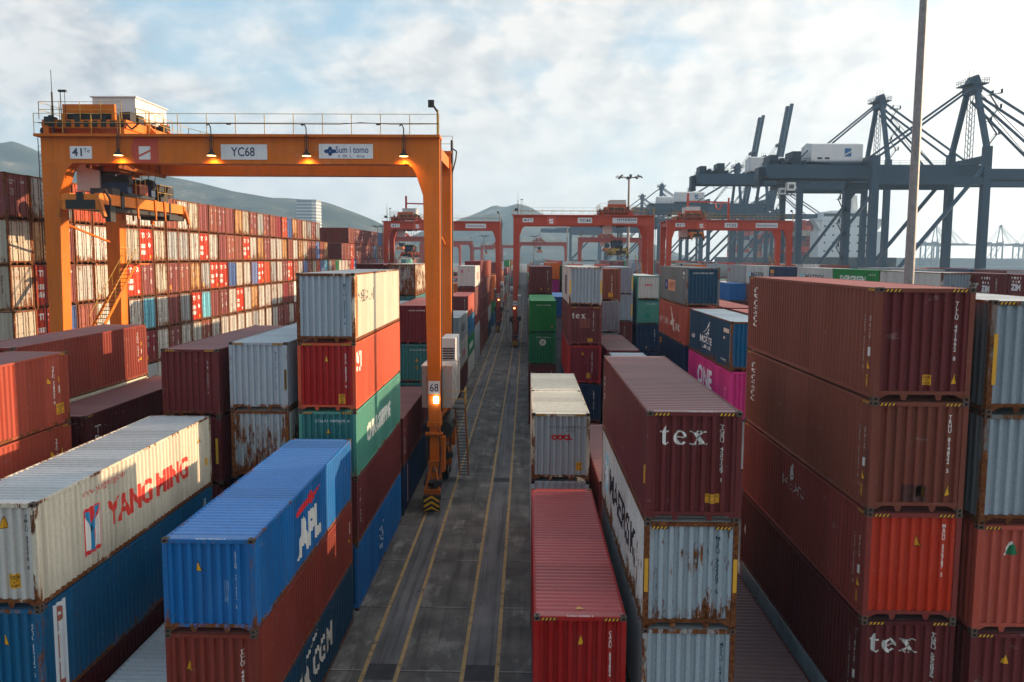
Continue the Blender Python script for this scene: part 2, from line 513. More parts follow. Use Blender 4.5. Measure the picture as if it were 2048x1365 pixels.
def caution(c, face, s, z, w=0.27, hh=0.25):
    me = conform(*polys_geo([[(s - w / 2, z), (s + w / 2, z), (s + w / 2, z + hh), (s - w / 2, z + hh)]]), prof_of(c, face), face, c, 0.004)
    bm = bmesh.new(); bm.from_mesh(me); n = len(bm.faces)
    for body, za, zb, q in (('CAUTION', .62, .88, .42), ('9 6\"', .36, .54, .3), ('HIGH', .10, .28, .34)):
        V, F = fit(text_geo(body, 0.02), s - w * q, s + w * q, z + hh * za, z + hh * zb)
        m2 = conform(V, F, prof_of(c, face), face, c, 0.006); bm.from_mesh(m2); bpy.data.meshes.remove(m2)
    for i, f in enumerate(bm.faces): f.material_index = 0 if i < n else 1
    bm.to_mesh(me); bm.free()
    me.materials.append(M_YEL); me.materials.append(M_BLK); me.name = 'caution_label'
    return part('caution_label', me, c.root)

def hazard(c, face='F', under=False):
    """black and yellow bars near both corners of the top rail"""
    for sg in (-1, 1):
        k = ('haz', face, c.L, c.h, under, sg)
        if k not in CACHE:
            z0, z1 = (c.h - 0.115, c.h - 0.035) if not under else (c.h - 0.20, c.h - 0.125)
            half = 1.04 if face == 'F' else c.L / 2 - 0.2
            a, b = sorted((sg * half, sg * (half - 0.42)))
            V, F, fm = [(a, z0), (b, z0), (b, z1), (a, z1)], [[0, 1, 2, 3]], [0]
            for i in range(4):
                s = a + 0.012 + i * 0.1
                n = len(V); V += [(s, z0 + .006), (s + .048, z0 + .006), (s + .088, z1 - .006), (s + .04, z1 - .006)]; F.append([n, n + 1, n + 2, n + 3]); fm.append(1)
            me = conform(V, F, None, face, c, 0.003, fm)
            for f in me.polygons:
                if f.material_index == 1:
                    for vi in f.vertices:
                        v = me.vertices[vi]
                        if face == 'F': v.co.y -= 0.002
                        elif face == 'L': v.co.x -= 0.002
                        else: v.co.x += 0.002
            me.materials.append(M_BLK); me.materials.append(M_YEL); me.name = 'hazard_stripes'
            CACHE[k] = me
        part('hazard_stripes', CACHE[k], c.root)

def side_marks(c, face, s, col=WHITE):
    """small stencilled columns and stickers near one end of a side wall"""
    letter(c, face, stacked('TGHU 491992 8'), s - .03, s + .03, c.h - 2.15, c.h - 0.75, col, 0, 'serial_number', leading=.78)
    letter(c, face, stacked('MAX GR 2 45G1'), s + .30, s + .35, c.h - 1.35, c.h - 0.75, col, 0, 'weight_marking', leading=.78)
    emblem(c, face, [[(s + .24, c.h - 1.78), (s + .36, c.h - 1.78), (s + .36, c.h - 1.55), (s + .24, c.h - 1.55)]], (0.62, 0.62, 0.6), 'data_plate')
    triangle(c, face, s + .3, c.h - 2.12, .16, .24)
    caution(c, face, s + .22, 0.32, .2, .3)

def star(cx, cz, r, n=5):
    return [(cx + (r if i % 2 == 0 else r * .42) * math.sin(i * PI / n), cz + (r if i % 2 == 0 else r * .42) * math.cos(i * PI / n)) for i in range(2 * n)]
def disc(cx, cz, r, n=12, ry=None):
    return [(cx + r * math.cos(i * 2 * PI / n), cz + (ry or r) * math.sin(i * 2 * PI / n)) for i in range(n)]
def rect(a, b, z0, z1): return [(a, z0), (b, z0), (b, z1), (a, z1)]

def tex_logo(c, s0, z0, u, col=WHITE):
    """the serif word tex, u = x-height"""
    P = []
    def q(*pts): P.append([(s0 + x * u, z0 + z * u) for x, z in pts])
    # t
    q((.18, .18), (.42, .12), (.42, 1.0), (.18, 1.0)); q((.18, 1.0), (.42, 1.0), (.42, 1.42), (.34, 1.30))
    q((0, .88), (.18, .88), (.18, 1.0), (.06, 1.0)); q((.42, .88), (.66, .88), (.66, 1.0), (.42, 1.0))
    q((.18, .18), (.24, .04), (.40, -.02), (.42, .12)); q((.40, -.02), (.54, 0), (.68, .14), (.64, .18), (.52, .10), (.42, .12))
    # e
    def arc(cx, cz, r1, r2, a0, a1, n=14):
        for i in range(n):
            t0 = math.radians(a0 + (a1 - a0) * i / n); t1 = math.radians(a0 + (a1 - a0) * (i + 1) / n)
            k0 = 1 - .0; w0 = r1 * (0.70 + .12 * math.sin(t0)) if math.cos(t0) < 0 else r2
            w1 = r1 * (0.70 + .12 * math.sin(t1)) if math.cos(t1) < 0 else r2
            q((cx + r1 * math.cos(t0) * .92, cz + r1 * math.sin(t0)), (cx + r1 * math.cos(t1) * .92, cz + r1 * math.sin(t1)),
              (cx + w1 * .62 * math.cos(t1) * .92, cz + w1 * .92 * math.sin(t1)), (cx + w0 * .62 * math.cos(t0) * .92, cz + w0 * .92 * math.sin(t0)))
    arc(1.45, .5, .53, .46, 0, 325)
    q((1.14, .50), (1.92, .50), (1.92, .58), (1.14, .58))
    # x
    q((2.30, 1.0), (2.64, 1.0), (3.30, 0), (2.96, 0)); q((2.36, 0), (2.48, 0), (3.14, 1.0), (3.02, 1.0))
    q((2.16, .91), (2.80, .91), (2.80, 1.0), (2.16, 1.0)); q((2.80, 0), (3.44, 0), (3.44, .09), (2.80, .09))
    q((2.88, .91), (3.34, .91), (3.34, 1.0), (2.88, 1.0)); q((2.16, 0), (2.64, 0), (2.64, .09), (2.16, .09))
    return emblem(c, 'F', P, col, 'lettering')
# ------------------------------------------------------------ yard stacks
HIDDEN = []          # containers the photo barely shows: one mass
def stack(x, y, tiers, **kw):
    z = 0.0; out = []
    for t in tiers:
        h, col, lab = t[0], t[1], t[2]
        o = dict(t[3]) if len(t) > 3 else {}
        if lab is None:
            HIDDEN.append((x, y, z, h, o.get('L', L40), col)); out.append(None)
        else:
            q = dict(kw); q.update(o)
            out.append(container(x, y, z, h, col, lab, **q))
        z += h + 0.006
    return out

LX = [-9.56 - 2.88 * i for i in range(6)]
RX = [0.26 + 2.86 * i for i in range(6)]
BY = [21.1, 34.4, 47.6, 61.3, 74.9, 88.5, 101.8, 115.2, 128.6, 142.0, 155.4, 168.8]
GL, GR = 'containers stacked left of the lane', 'containers stacked right of the lane'

# ---- left of the lane, first bay
a = stack(LX[0], BY[0], [
    (ST, 'bnavy', 'dark navy container with broken white letters, lowest beneath the plain red brown one', dict(rust=.3)),
    (ST, 'redbrown', 'plain red brown container under the bright blue one with the red eagle flash', dict(rust=.15)),
    (ST, 'blue', 'bright blue container with white letters and a red eagle flash on its side', dict(rust=.12, frust=.4))], group=GL, castings=True)
letter(a[0], 'R', 'CMA CGM', -3.4, 2.4, 0.85, 1.80, (0.66, 0.63, 0.56), .03, rust=.6)
emblem(a[0], 'R', [[(-1.3, 1.98), (-.75, 1.98), (-.4, 2.14), (-.95, 2.14)], [(-.5, 2.18), (.05, 2.18), (.4, 2.34), (-.15, 2.34)]], (0.66, 0.63, 0.56))
serial(a[1], 'F', .82, 2.15, 'TCLU 442188 2', hh=1.5); triangle(a[1], 'F', -.62, 1.55, .2, .27)
triangle(a[1], 'R', 5.55, 1.0); emblem(a[1], 'R', [rect(5.6, 5.68, 1.35, 1.85)], WHITE, 'data_plate')
letter(a[2], 'R', 'APL', -1.9, 1.1, 0.42, 1.62, (0.72, 0.73, 0.70), .075)
emblem(a[2], 'R', [[(-1.95, 1.82), (-1.1, 1.86), (-.5, 1.88), (-.1, 1.78), (.3, 1.94), (1.15, 2.12), (.1, 2.08), (-.3, 2.30), (-.6, 2.10), (-1.1, 2.1), (-1.85, 2.02)]], (0.70, 0.02, 0.03), 'eagle_flash')
serial(a[2], 'F', .70, 2.25, 'APZU 491953 8', hh=1.6); triangle(a[2], 'F', -.28, 1.72, .19, .25); triangle(a[2], 'R', 5.5, .9, .12, .2)
letter(a[2], 'T', 'APZU 491953 8', -.35, .45, .02, .11, (0.72, 0.74, 0.76), .01, 'serial_number')
letter(a[2], 'F', 'L0RY', .38, .52, .85, 1.45, (.28, .42, .6), 0, 'chalk_scrawl')

a = stack(LX[1], BY[0], [(ST, 'grey', 'single grey container low on the ground between blue and cream stacks', dict(color2='gblue'))], group=GL)
a = stack(LX[2], BY[0], [
    (HC, 'dmaroon', 'dark maroon container on the ground beneath the teal blue one with a white banner'),
    (HC, 'pilblue', 'deep teal blue container with white banner, beneath the cream one', dict(rust=.32)),
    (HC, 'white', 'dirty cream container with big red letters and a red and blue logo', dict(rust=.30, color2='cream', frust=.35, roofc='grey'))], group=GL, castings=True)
emblem(a[1], 'R', [rect(-5.45, -4.87, .12, 2.72)], (0.66, 0.70, 0.72), 'banner')
for i, (ch, zc) in enumerate((('P', 2.25), ('I', 1.45), ('L', .65))):
    letter(a[1], 'R', ch, -5.34, -5.0 if ch != 'I' else -5.2, zc - .34, zc + .36, (0.42, 0.13, 0.09), .05).location = (0.003, 0, 0)
serial(a[1], 'F', .93, 2.45, 'PCIU 853184 7', hh=1.5); triangle(a[1], 'F', .22, 1.9, .19, .3)
letter(a[1], 'R', 'CE1', 5.1, 5.5, 2.2, 2.55, (.6, .7, .75), 0, 'weight_marking')
letter(a[2], 'R', 'YANG MING', -2.35, 3.8, 0.95, 1.80, (0.66, 0.045, 0.03), .03)
letter(a[2], 'R', 'www.yangming.com', -3.75, -1.1, 2.25, 2.52, (0.60, 0.05, 0.04), -.005)
R0 = -3.75
emblem(a[2], 'R', [rect(R0, R0 + 1.014, .55, 1.95)], (0.66, 0.03, 0.03))
emblem(a[2], 'R', [[(R0 + 0.125, .68), (R0 + 0.328, .68), (R0 + 0.390, 1.35), (R0 + 0.125, 1.75)], [(R0 + 0.702, .68), (R0 + 0.889, .68), (R0 + 0.889, 1.75), (R0 + 0.624, 1.3)], [(R0 + 0.562, .68), (R0 + 0.655, .68), (R0 + 0.608, 1.0)]], WHITE, eps=.008)
emblem(a[2], 'R', [[(R0 + 0.390, .62), (R0 + 0.562, .62), (R0 + 0.562, 1.25), (R0 + 0.390, 1.25)], [(R0 + 0.390, 1.2), (R0 + 0.562, 1.2), (R0 + 0.312, 1.85), (R0 + 0.125, 1.85)], [(R0 + 0.390, 1.2), (R0 + 0.562, 1.2), (R0 + 0.874, 1.9), (R0 + 0.686, 1.9)]], (0.03, .28, .52), eps=.011)
serial(a[2], 'F', .90, 2.55, 'YMLU 895578 8', (.06, .06, .07), 1.5); triangle(a[2], 'F', .33, 2.2, .22, .3); caution(a[2], 'F', .52, .55, .3, .4)
triangle(a[2], 'R', 4.9, 2.05, .3, .26); emblem(a[2], 'R', [rect(5.45, 5.7, .95, 1.25)], (.62, .34, .03), 'data_plate')
stack(LX[3], BY[0], [(HC, 'maroon', None), (HC, 'maroon', None)])
a = stack(LX[4], BY[0], [(ST, 'maroon', None), (HC, 'maroon', None),
    (HC, 'lred', 'rusty red container, second from top in the leftmost near stack', dict(rust=.2)),
    (HC, 'lred', 'rusty red container topping the leftmost near stack', dict(rust=.16, roofc='maroon'))], group=GL, castings=True)
for q in a[2:]:
    triangle(q, 'R', 4.7, 1.75, .3, .26); serial(q, 'R', 5.05, 2.4, 'TRLU 728455 8', hh=1.5); emblem(q, 'R', [rect(5.35, 5.5, 1.75, 1.95)], (.7, .4, .03), 'data_plate')
    emblem(q, 'R', [rect(5.35, 5.52, 1.3, 1.6)], WHITE, 'data_plate'); caution(q, 'R', 5.45, .45, .5, .42); hazard(q, 'R')

# ---- left of the lane, second bay
a = stack(LX[0], BY[1], [
    (HC, 'pilblue', 'royal blue container on the ground by the lane with a faded white crest', dict(color2='blue')),
    (HC, 'maroon', 'maroon container between the pale green and royal blue ones by the lane'),
    (HC, 'dteal', 'pale green container with white block letters on its sunny side', dict(color2='teal')),
    (HC, 'red', 'orange red container with small white logo, beneath the rust streaked white one', dict(color2='redor', frust=.05)),
    (HC, 'gblue', 'rust streaked white container with blue grey end, topping the tall lane side stack', dict(color2='cream', rust=.30, frust=.75, roofc='grey'))], group=GL, castings=True)
emblem(a[0], 'R', [star(-.3 + .6 * math.sin(k * 2.4) * (k % 4) / 3, .72 + k * .11, .17, 4) for k in range(12)], (.55, .66, .74), 'crest')
serial(a[0], 'R', -5.5, 2.3, 'CC 350 300 1300 000', hh=1.7, w=.1)
letter(a[1], 'R', stacked('TA1X8'), -5.45, -5.3, .8, 2.3, (.6, .55, .55), .0, leading=.8)
triangle(a[1], 'R', 5.4, 1.2, .16, .24)
letter(a[2], 'R', 'CHINA SHIPPING', -3.65, 2.8, 1.02, 1.85, (.74, .76, .70), .05)
letter(a[2], 'F', 'CSLU 698008 6', -.52, .92, 2.42, 2.53, (.62, .68, .66), .01, 'serial_number'); triangle(a[2], 'F', 0.02, 1.95, .16, .2); hazard(a[2])
letter(a[2], 'R', stacked('456'), 5.3, 5.42, 2.1, 2.6, WHITE, 0, 'weight_marking')
serial(a[3], 'F', .80, 2.45, 'CAIU 889647 0', hh=1.45); triangle(a[3], 'F', -.02, 2.1, .19, .25); caution(a[3], 'F', .62, .32, .27, .4); hazard(a[3])
emblem(a[3], 'R', [[(-5.7, 2.0), (-5.4, 1.95), (-5.05, 2.4), (-5.2, 2.5), (-5.5, 2.2), (-5.6, 2.5), (-5.8, 2.4)], rect(-4.95, -4.75, 1.75, 2.45), rect(-5.8, -5.5, 1.65, 1.85), rect(-5.35, -5.05, 1.6, 1.78)], WHITE)
letter(a[4], 'R', 'MAERSK LINE', -5.3, -1.6, 1.62, 2.15, (.07, .07, .07), -.01)
emblem(a[4], 'R', [rect(-5.95, -5.42, .2, 2.78)], (.46, .20, .05), 'rust_band', rust=.6)
serial(a[4], 'F', .78, 2.45, 'MVIU 383524 4', (.03, .07, .12), 1.7, .1)
a = stack(LX[1], BY[1], [(HC, 'grey', None), (HC, 'navy', None),
    (HC, 'gblue', 'rust eaten pale container under the blue grey one with a tan corner post', dict(rust=.75, color2='white', frust=.5)),
    (HC, 'gblue', 'blue grey container with tan corner post and yellow strip, second stack from the lane', dict(rust=.1, frust=.3))], group=GL, castings=True)
for q in a[2:]:
    emblem(q, 'F', [rect(1.09, 1.19, .9, 1.75)], (.70, .40, .04), 'hazard_strip', flat=True)
serial(a[3], 'F', .72, 2.5, 'MAEU 700 651 220', (.05, .09, .14), 1.6); hazard(a[3])
a = stack(LX[2], BY[1], [(ST, 'grey', None), (HC, 'maroon', None),
    (HC, 'maroon', 'maroon container mostly hidden behind the cream one, second from top in its stack', dict(rust=.1)),
    (HC, 'maroon', 'maroon container with white serial column, beside the blue grey end with a yellow strip')], group=GL, castings=True)
emblem(a[2], 'F', [rect(.98, 1.10, .9, 2.0)], (.70, .40, .04), 'hazard_strip', flat=True)
serial(a[3], 'F', .72, 2.5, 'JXLU 625425 3', hh=1.5); hazard(a[3])
a = stack(LX[4], BY[1], [(ST, 'brown', None), (HC, 'brown', None),
    (HC, 'dmaroon', 'dark brown container with white letters down its side, behind the cream one', dict(roofc='maroon'))], group=GL, castings=True)
letter(a[2], 'R', stacked('TRIT'), -5.3, -4.8, .7, 2.3, WHITE, .0, leading=.8)
hazard(a[2], 'R')
a = stack(LX[5], BY[1], [(ST, 'brown', None), (HC, 'brown', None),
    (HC, 'cream', 'cream container squeezed beneath the maroon one with a sunlit patch'),
    (HC, 'redbrown', 'maroon container with a sunlit patch, in front of the orange crane legs', dict(roofc='maroon'))], group=GL, castings=True)
side = a[3]
letter(side, 'R', stacked('TGBU 5412 3'), 5.0, 5.1, .9, 2.5, WHITE, 0, 'serial_number', leading=.8); triangle(side, 'R', 5.35, .95, .25, .22)
emblem(side, 'R', [rect(5.4, 5.55, 1.3, 1.55)], WHITE, 'data_plate'); emblem(side, 'R', [rect(5.4, 5.55, 1.75, 1.95)], (.7, .4, .03), 'data_plate')

# ---- left of the lane, farther bays
a = stack(LX[0], BY[2], [
    (HC, 'navy', 'dark blue container on the ground behind the orange crane foot'),
    (HC, 'maroon', 'low maroon container with a bare roof behind the orange crane leg')], group=GL)
emblem(a[0], 'R', [rect(-4.4, -4.1, .3, 2.7)], (.6, .6, .62), 'banner'); emblem(a[0], 'R', [rect(-4.32, -4.2, .3, 2.7)], (.5, .05, .05), 'banner', eps=.008)
letter(a[1], 'R', stacked('K LINE'), -5.5, -5.3, .7, 2.2, (.5, .5, .5), 0, leading=.8)
a = stack(LX[0], BY[3], [(HC, 'navy', None), (HC, 'dteal', 'dark teal container just showing above the low maroon roof by the crane leg'),
    (HC, 'dteal', 'grey teal container end with a yellow sticker and rust stains beside the crane leg', dict(rust=.3)),
    (HC, 'dred', 'dark red container above the grey teal one beside the orange crane leg', dict(roofc='salmon'))], group=GL)
letter(a[3], 'F', 'CRXU 847048 6', -.4, 1.0, 2.45, 2.56, WHITE, .01, 'serial_number'); letter(a[2], 'F', 'CCLU 346104 5', -.3, 1.0, 2.42, 2.53, WHITE, .01, 'serial_number')
triangle(a[2], 'F', 0.2, 1.6, .25, .3); emblem(a[2], 'F', [rect(.1, .3, 1.0, 1.3)], (.25, .18, .06), 'sticker')
a = stack(LX[1], BY[3], [(ST, 'grey', None), (HC, 'navy', None), (HC, 'grey', None), (HC, 'grey', 'grey container with pale roof beside the dark red one, left of the orange crane leg')], group=GL)
a = stack(LX[1], BY[4], [(HC, 'grey', None), (HC, 'grey', None), (HC, 'grey', None), (HC, 'dteal', 'dark container beneath the heavily rusted white one left of the crane leg', dict(rust=.4)),
    (HC, 'grey', 'heavily rusted grey and white container beside the orange crane leg', dict(rust=.95, color2='cream', frust=.2))], group=GL)
a = stack(LX[2], BY[4], [(HC, 'maroon', None), (HC, 'maroon', None), (HC, 'maroon', None), (HC, 'maroon', None), (HC, 'dmaroon', 'dark maroon container with thin roof edge left of the heavily rusted one')], group=GL)
a = stack(LX[0], BY[5], [
    (HC, 'maroon', 'maroon container at the bottom below the white one with red lettering by the lane'),
    (HC, 'white', 'white container with small red lettering on its lane side', dict(rust=.1)),
    (HC, 'gblue', 'grey container with black letters just right of the orange crane leg', dict(color2='grey'))], group=GL)
letter(a[1], 'R', 'YANG MING', -2.2, 2.2, .9, 1.8, (.6, .06, .05), .02); letter(a[2], 'R', 'MAERSK', -3.2, 1.6, 1.0, 1.9, (.06, .06, .08), .02)
a = stack(LX[0], BY[6], [
    (ST, 'white', 'pale container at ground level beyond the white one with red lettering'),
    (ST, 'dgreen', 'green container with white lettering beside the lane', dict(rust=.1)),
    (ST, 'pilblue', 'steel blue container over the green one beside the lane'),
    (ST, 'maroon', 'maroon container with orange sunlit side and pink roof, right of the crane leg', dict(color2='salmon'))], group=GL)
letter(a[1], 'R', 'EVERGREEN', -4, 3, .8, 1.6, WHITE, .03)
serial(a[3], 'F', .75, 2.3, 'TEMU 331209 1', hh=1.5)
a = stack(LX[0], BY[7], [
    (ST, 'grey', 'grey container at the foot of the stack topped by a white refrigerated container'),
    (HC, 'grey', 'grey container second from bottom beneath the white refrigerated container'),
    (ST, 'maroon', 'maroon container two below the white refrigerated container'),
    (HC, 'maroon', 'maroon container directly under the white refrigerated container'),
    (HC, 'white', 'clean white refrigerated container with red logos on end and side', dict(rust=.02, frust=.05))], group=GL)
emblem(a[4], 'F', [disc(-.6, 2.2, .17, ry=.2), rect(-.78, -.42, 1.9, 1.97)], (.5, .1, .2)); triangle(a[4], 'F', .35, 2.15, .2, .28)
letter(a[4], 'R', 'NYK', -1.5, 2.5, .9, 2.0, (.65, .08, .06), .03)
for b in (8, 9, 10):
    w = {8: 'just behind the white refrigerated container', 9: 'second beyond the white refrigerated container', 10: 'third beyond the white refrigerated container'}[b]
    cs = {8: ['brown', 'maroon', 'maroon', 'maroon', 'dred'], 9: ['brown', 'redbrown', 'maroon', 'maroon', 'redor'], 10: ['navy', 'grey', 'redbrown', 'maroon', 'redbrown']}[b]
    nm = dict(brown='brown', maroon='maroon', dred='dark red', redbrown='red brown', redor='orange red', navy='navy', grey='grey')
    tn = ['lowest', 'second lowest', 'middle', 'second highest', 'top']
    stack(LX[0], BY[b], [(HC, cs[i], '%s container, %s in the lane side stack %s' % (nm[cs[i]], tn[i], w), dict(rust=.15)) for i in range(5)], group=GL)

# ---- right of the lane, first bay
a = stack(RX[0], BY[0], [(HC, 'dred', None), (HC, 'red', 'glossy red container with pink red roof in the middle foreground', dict(rust=.04, frust=0.0))], group=GR, castings=True)
serial(a[1], 'F', .80, 2.5, 'CAAU 603804 4', hh=1.5); triangle(a[1], 'F', .02, 2.12, .18, .27); hazard(a[1]); letter(a[1], 'T', 'CAAU 603804 4', -.35, .35, .03, .13, (.75, .75, .75), .01, 'serial_number')
emblem(a[1], 'T', [[(-.1, .52), (.12, .52), (.06, .64), (0, .69), (-.05, .64)]], (.72, .42, .12), 'warning_triangle', flat=True)
a = stack(RX[1], BY[0], [(ST, 'dkgrey', None),
    (HC, 'gblue', 'rust speckled pale grey container, lower of two under the serif lettered maroon one', dict(rust=.40, frust=.45, color2='grey')),
    (HC, 'gblue', 'badly rust spotted pale grey container with black letters on its white side', dict(rust=.62, color2='white', frust=.6)),
    (HC, 'maroon', 'maroon container with white serif letters on its end and pinkish ribbed roof', dict(rust=.03, frust=.0))], group=GR, castings=True)
serial(a[1], 'F', .88, 2.5, 'MSKU 641727 5', (.03, .09, .13), 1.7, .11)
serial(a[2], 'F', .70, 2.5, 'MSKU 952307 6', (.03, .07, .10), 1.55, .10); hazard(a[2], under=True)
for q in (-1.155, 1.155): emblem(a[2], 'F', [rect(q - .05, q + .05, 1.0, 1.9)], (.66, .34, .03), 'hazard_strip', flat=True, eps=.006)
letter(a[2], 'L', 'MAERSK', -3.05, 4.35, .98, 1.98, (.015, .017, .025), .025)
emblem(a[2], 'L', [rect(-4.75, -3.5, .75, 2.25)], (.30, .55, .60)); emblem(a[2], 'L', [star(-4.1, 1.5, .68, 7)], (.78, .80, .80), eps=.008)
tex_logo(a[3], -.88, 2.02, .36); serial(a[3], 'F', .72, 2.55, 'TGBU 455129 1', hh=1.5, w=.09); caution(a[3], 'F', .52, .48, .36, .24); hazard(a[3])
letter(a[3], 'T', 'TGBU 455129 1', -.2, .55, .03, .13, (.7, .66, .66), .01, 'serial_number')
emblem(a[3], 'L', [rect(5.45, 5.75, .9, 1.25), rect(5.6, 5.75, 1.25, 1.4)], (.66, .34, .03), 'warning_label'); serial(a[3], 'L', -5.6, 2.1, 'TGBU 45', hh=.9)
a = stack(RX[2], BY[0], [(HC, 'dmaroon', 'single dark maroon container in the slot between the two tall right stacks', dict(roofc='dmaroon'))], group=GR)
a = stack(RX[3], BY[0], [
    (HC, 'gblue', 'blue grey container at the bottom of the tall brown stack at right', dict(rust=.3)),
    (HC, 'maroon', 'dark maroon container with white serif letters below the bright red one', dict(rust=.06, frust=0, color2='dmaroon')),
    (HC, 'hred', 'bright red container with a white droplet emblem on its long side', dict(rust=.05, color2='dkred', frust=0)),
    (HC, 'brown', 'red brown container second from top with sideways white letters, tall right stack', dict(rust=.05, frust=0)),
    (HC, 'maroon', 'brown maroon container with sideways white letters, topping the tall right stack', dict(rust=.04, color2='brown', frust=0, roofc='salmon'))], group=GR, castings=True)
tex_logo(a[1], -.98, 2.02, .36); serial(a[1], 'F', .70, 2.55, 'TGBU 595836 6', hh=1.45); hazard(a[1]); side_marks(a[1], 'L', 5.35)
letter(a[1], 'L', stacked('101'), -5.6, -5.4, .6, 2.3, WHITE, 0, leading=.9)
serial(a[2], 'F', .78, 2.6, 'MAGU 556787 2', hh=1.4); triangle(a[2], 'F', .12, 2.0, .2, .26); hazard(a[2]); side_marks(a[2], 'L', 5.35); hazard(a[2], 'L')
emblem(a[2], 'L', [disc(-.02, 2.28, .2, 14), [(-.19, 2.36), (.15, 2.36), (-.02, 2.68)]], (.70, .70, .70)); emblem(a[2], 'L', [[(-.08, 2.18), (.04, 2.18), (.05, 2.5), (0, 2.5), (-.02, 2.24), (-.08, 2.24)]], (.3, .03, .03), eps=.008)
letter(a[2], 'L', 'IKEJAN', -.95, 1.1, 1.62, 2.08, (.55, .50, .50), -.02)
for q, sn in ((a[3], 'TRHU 814822 5'), (a[4], 'TLLU 491992 8')):
    serial(q, 'F', .78, 2.55, sn, hh=1.5); triangle(q, 'F', .82, .45, .2, .29); caution(q, 'F', .12, .42, .22, .26); hazard(q); hazard(q, 'L'); side_marks(q, 'L', 5.35)
    o = letter(q, 'L', 'CARUUJ7', -5.45, -4.95, .75, 2.45, WHITE, 0)
    bpy.data.objects.remove(o)
    V, F = fit(text_geo('CRONOS', 0.0), -.95, .95, -.22, .22)
    V = [(-5.12 - v[1], 1.74 - .8 * v[0]) for v in V]
    me = conform(V, F, SIDEP[L40], 'L', q); me.name = 'lettering'; me.materials.append(M_DECAL); part('lettering', me, q.root, WHITE)
emblem(a[3], 'F', [rect(-.35, .28, .28, .72)], (.085, .032, .028), 'touch_up_paint'); emblem(a[3], 'L', [rect(5.85, 5.98, .6, 1.6)], (.08, .03, .026), 'touch_up_paint')
a = stack(RX[4], BY[0], [(ST, 'maroon', None),
    (HC, 'maroon', 'maroon container with one yellow triangle at the right edge, below the salmon one', dict(rust=.06, frust=0)),
    (HC, 'salmon', 'salmon red container with a green triangle emblem at the right edge', dict(rust=.04, frust=0)),
    (HC, 'gblue', 'pale blue grey container under the top one of the stack at far right edge', dict(rust=.32, frust=.5, color2='dkgrey')),
    (HC, 'gblue', 'blue grey container with yellow post strip and white roof, topping far right stack', dict(rust=.22, frust=.5, color2='dkgrey', roofc='white'))], group=GR, castings=True)
triangle(a[1], 'F', -.28, 2.05, .2, .27); hazard(a[1]); hazard(a[2]); hazard(a[4])
emblem(a[2], 'F', [[(-.48, 2.1), (-.1, 2.1), (-.29, 2.45)]], (.01, .18, .08)); emblem(a[2], 'F', [[(-.52, 2.1), (-.44, 2.1), (-.29, 2.42), (-.31, 2.47)]], WHITE, eps=.007)
emblem(a[4], 'F', [rect(-1.12, -1.02, .75, 2.05)], (.70, .36, .03), 'hazard_strip', flat=True, eps=.007)
letter(a[3], 'F', stacked('TTLCU'), -1.0, -.85, .5, 1.3, (.35, .35, .36), 0, leading=.8)

# ---- right of the lane, second bay: two short containers end to end on top
a = stack(RX[0], BY[1], [(HC, 'grey', None), (HC, 'grey', None)], group=GR)
fr = container(RX[0], BY[1], 5.80, HC, 'grey', 'white grey container with red round letters in front of the green ones', L=L20, rust=.25, color2='cream', frust=.3, group=GR, castings=True)
bk = container(RX[0], BY[1] + 6.12, 5.80, HC, 'grey', 'pale roofed short container directly behind the white grey one with red letters', L=L20, rust=.2, color2='cream', frust=.25, group=GR)
letter(fr, 'F', 'OOCL', -.40, .48, 1.75, 1.99, (.60, .015, .02), .09); letter(fr, 'F', 'OOLU 888842 3', -.48, 1.02, 2.25, 2.36, (.10, .10, .10), 0, 'serial_number'); letter(fr, 'F', '45G1', .22, .62, 2.1, 2.2, (.1, .1, .1), 0, 'weight_marking')
caution(fr, 'F', .78, .45, .26, .36); hazard(fr)
a = stack(RX[1], BY[1], [(HC, 'maroon', None), (HC, 'maroon', 'low maroon container with ribbed roof right of the white grey one with red letters')], group=GR)
# ---- right of the lane, farther bays
a = stack(RX[0], BY[4], [(ST, 'maroon', None),
    (HC, 'maroon', 'maroon container below the two green ones right of the lane'),
    (HC, 'dgreen', 'green container with white ring emblem, lower of the two green ones', dict(rust=.15)),
    (HC, 'green', 'plain bright green container, upper of the two green ones', dict(rust=.03, frust=0))], group=GR)
serial(a[1], 'F', .8, 2.3, 'FCIU 44', hh=1.2); letter(a[2], 'F', 'CXDU 124116', -.6, .7, 2.42, 2.53, WHITE, .01, 'serial_number'); letter(a[3], 'F', 'CXDU 794208', -.6, .7, 2.42, 2.53, WHITE, .01, 'serial_number')
ring = []
for i in range(16):
    t0, t1 = i * PI / 8, (i + 1) * PI / 8
    ring.append([(.02 + r * math.cos(t), 2.02 + r * math.sin(t)) for r, t in ((.30, t0), (.30, t1), (.13, t1), (.13, t0))])
emblem(a[2], 'F', ring + [rect(-.06, .1, 1.97, 2.07)], WHITE); triangle(a[3], 'F', .85, .45, .16, .24)
a = stack(RX[0], BY[5], [(ST, 'maroon', None), (HC, 'maroon', None), (HC, 'maroon', None), (HC, 'maroon', None),
    (HC, 'maroon', 'brown maroon container standing above and behind the green ones', dict(rust=.08))], group=GR)
serial(a[4], 'F', .75, 2.45, 'MAXU 655319 0', hh=1.4); triangle(a[4], 'F', .08, .45, .2, .27); triangle(a[4], 'F', .85, .45, .2, .27)
